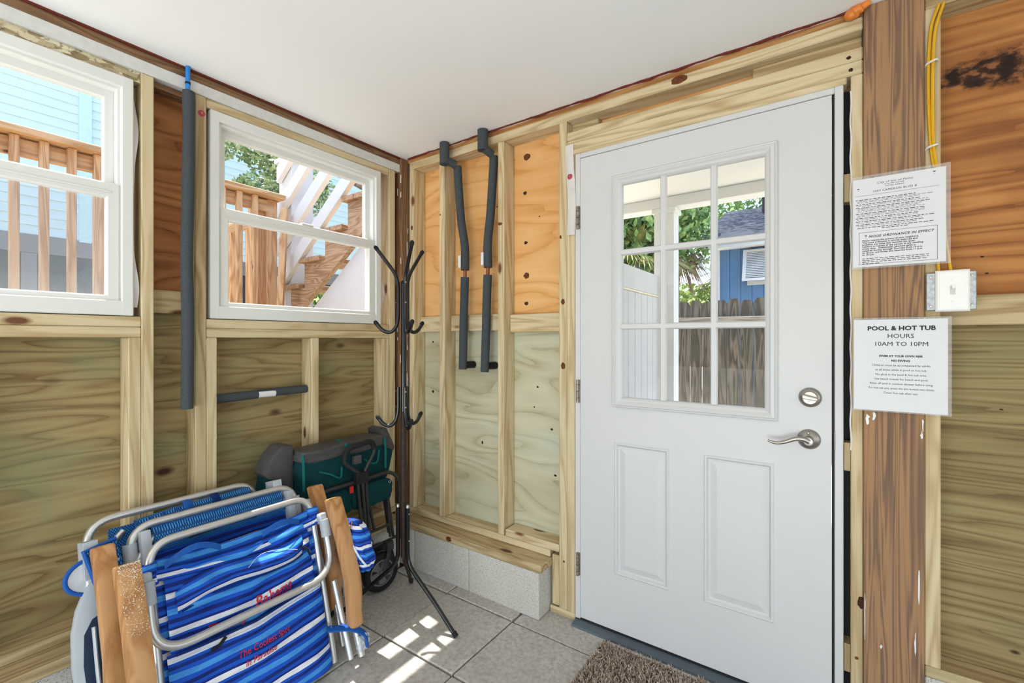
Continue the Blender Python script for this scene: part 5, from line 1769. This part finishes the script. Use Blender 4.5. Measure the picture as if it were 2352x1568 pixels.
# trees beyond the porch
branch_tree('oak_tree', 'leafy oak with bare limbs behind the porch fence at the door glass left', (-1.6, 6.2, -0.1), (-1.2, 6.4, 5.2), 0.18,
            [((-0.9, 5.6, 3.3), (1.1, 0.8, 1.0), 6500), ((-0.35, 6.2, 3.1), (0.8, 0.8, 0.8), 4500), ((-1.8, 5.8, 3.0), (1.1, 0.9, 1.1), 5000), ((-0.6, 6.0, 4.3), (1.4, 0.8, 0.8), 4500)], 0.045, leaf_oak,
            [((-1.3, 6.3, 2.6), (0.1, 5.2, 2.9), 0.07), ((-1.3, 6.3, 3.2), (-0.2, 5.2, 3.9), 0.06)], 'trees outside')
branch_tree('oak_tree', 'spreading green tree above the shingle roof', (1.2, 15.5, -0.1), (1.4, 15.0, 7.0), 0.25,
            [((-0.15, 7.0, 3.75), (0.46, 0.5, 0.36), 1500), ((-0.75, 8.2, 4.0), (0.7, 0.8, 0.8), 1800), ((0.1, 9.7, 7.6), (2.0, 1.7, 0.6), 2600), ((1.2, 14.0, 6.0), (2.6, 1.2, 1.5), 4200), ((3.8, 14.0, 6.2), (2.2, 1.2, 1.2), 4200), ((-1.2, 13.5, 5.0), (1.6, 1.2, 1.5), 3000)], 0.065, leaf_oak,  # high clump added out of view to dapple the roof with shade
            [((1.4, 15.0, 5.6), (2.3, 14.0, 7.0), 0.08)], 'trees outside')
branch_tree('garden_bush', 'bright pale green bush above the picket fence', (-1.4, 10.5, -0.1), (-1.4, 10.5, 1.4), 0.06,
            [((-1.3, 10.5, 2.0), (1.3, 0.9, 0.75), 3600), ((-0.2, 12.5, 2.3), (1.2, 1.0, 0.8), 2200)], 0.07, leaf_bright, (), 'trees outside')


def palm(name, label, base, h, r, nf, length, m, dead=False, seed=0):
    rr_ = random.Random(seed)
    t_ = thing(name, base, label, 'palm', 'palms beyond the fence')
    b = Vector(base)
    tp = b + Vector((0, 0, h))
    tube('trunk', [b, b.lerp(tp, 0.5) + Vector((0.03, 0, 0)), tp], [r, r * 0.9, r * 0.85], bark, t_, 10)
    for k in range(nf):
        a = rr_.uniform(0, 6.283)
        el = rr_.uniform(-1.1, -0.3) if dead else rr_.uniform(-0.7, 0.9)
        bm = bmesh.new()
        d = Vector((math.cos(a) * math.cos(el), math.sin(a) * math.cos(el), math.sin(el)))
        for j in range(18):
            sp = (j / 17 - 0.5) * 1.7
            side = Vector((-math.sin(a), math.cos(a), 0))
            dd = (d * math.cos(sp) + side * math.sin(sp)).normalized()
            ln = length * rr_.uniform(0.8, 1.1)
            root = tp + d * length * 0.35
            p1 = root + dd * ln * 0.5
            p2 = root + dd * ln + Vector((0, 0, -0.35 * ln))
            w = Vector((0, 0, 1)).cross(dd)
            w = (w.normalized() if w.length > 1e-4 else side) * 0.016
            vs = [bm.verts.new(q) for q in (root, p1 + w, p2, p1 - w)]
            bm.faces.new(vs)
        add_tube(bm, [tp, tp + d * length * 0.36], 0.012, 5)
        finish('frond', bm, m, t_)
    return t_


palm('palm_tree', 'palm with a skirt of brown hanging fronds by the porch column', (-0.30, 6.6, -0.1), 3.00, 0.11, 18, 0.62, leaf_dead, True, 2)
palm('palm_tree', 'palm with yellow-green fan fronds left of the porch column', (-0.55, 5.2, -0.1), 2.55, 0.12, 18, 0.80, leaf_palm, False, 3)
palm('palm_tree', 'slender sunlit palm standing left of the blue house', (0.05, 10.2, -0.1), 2.75, 0.10, 16, 0.80, leaf_palm, False, 4)
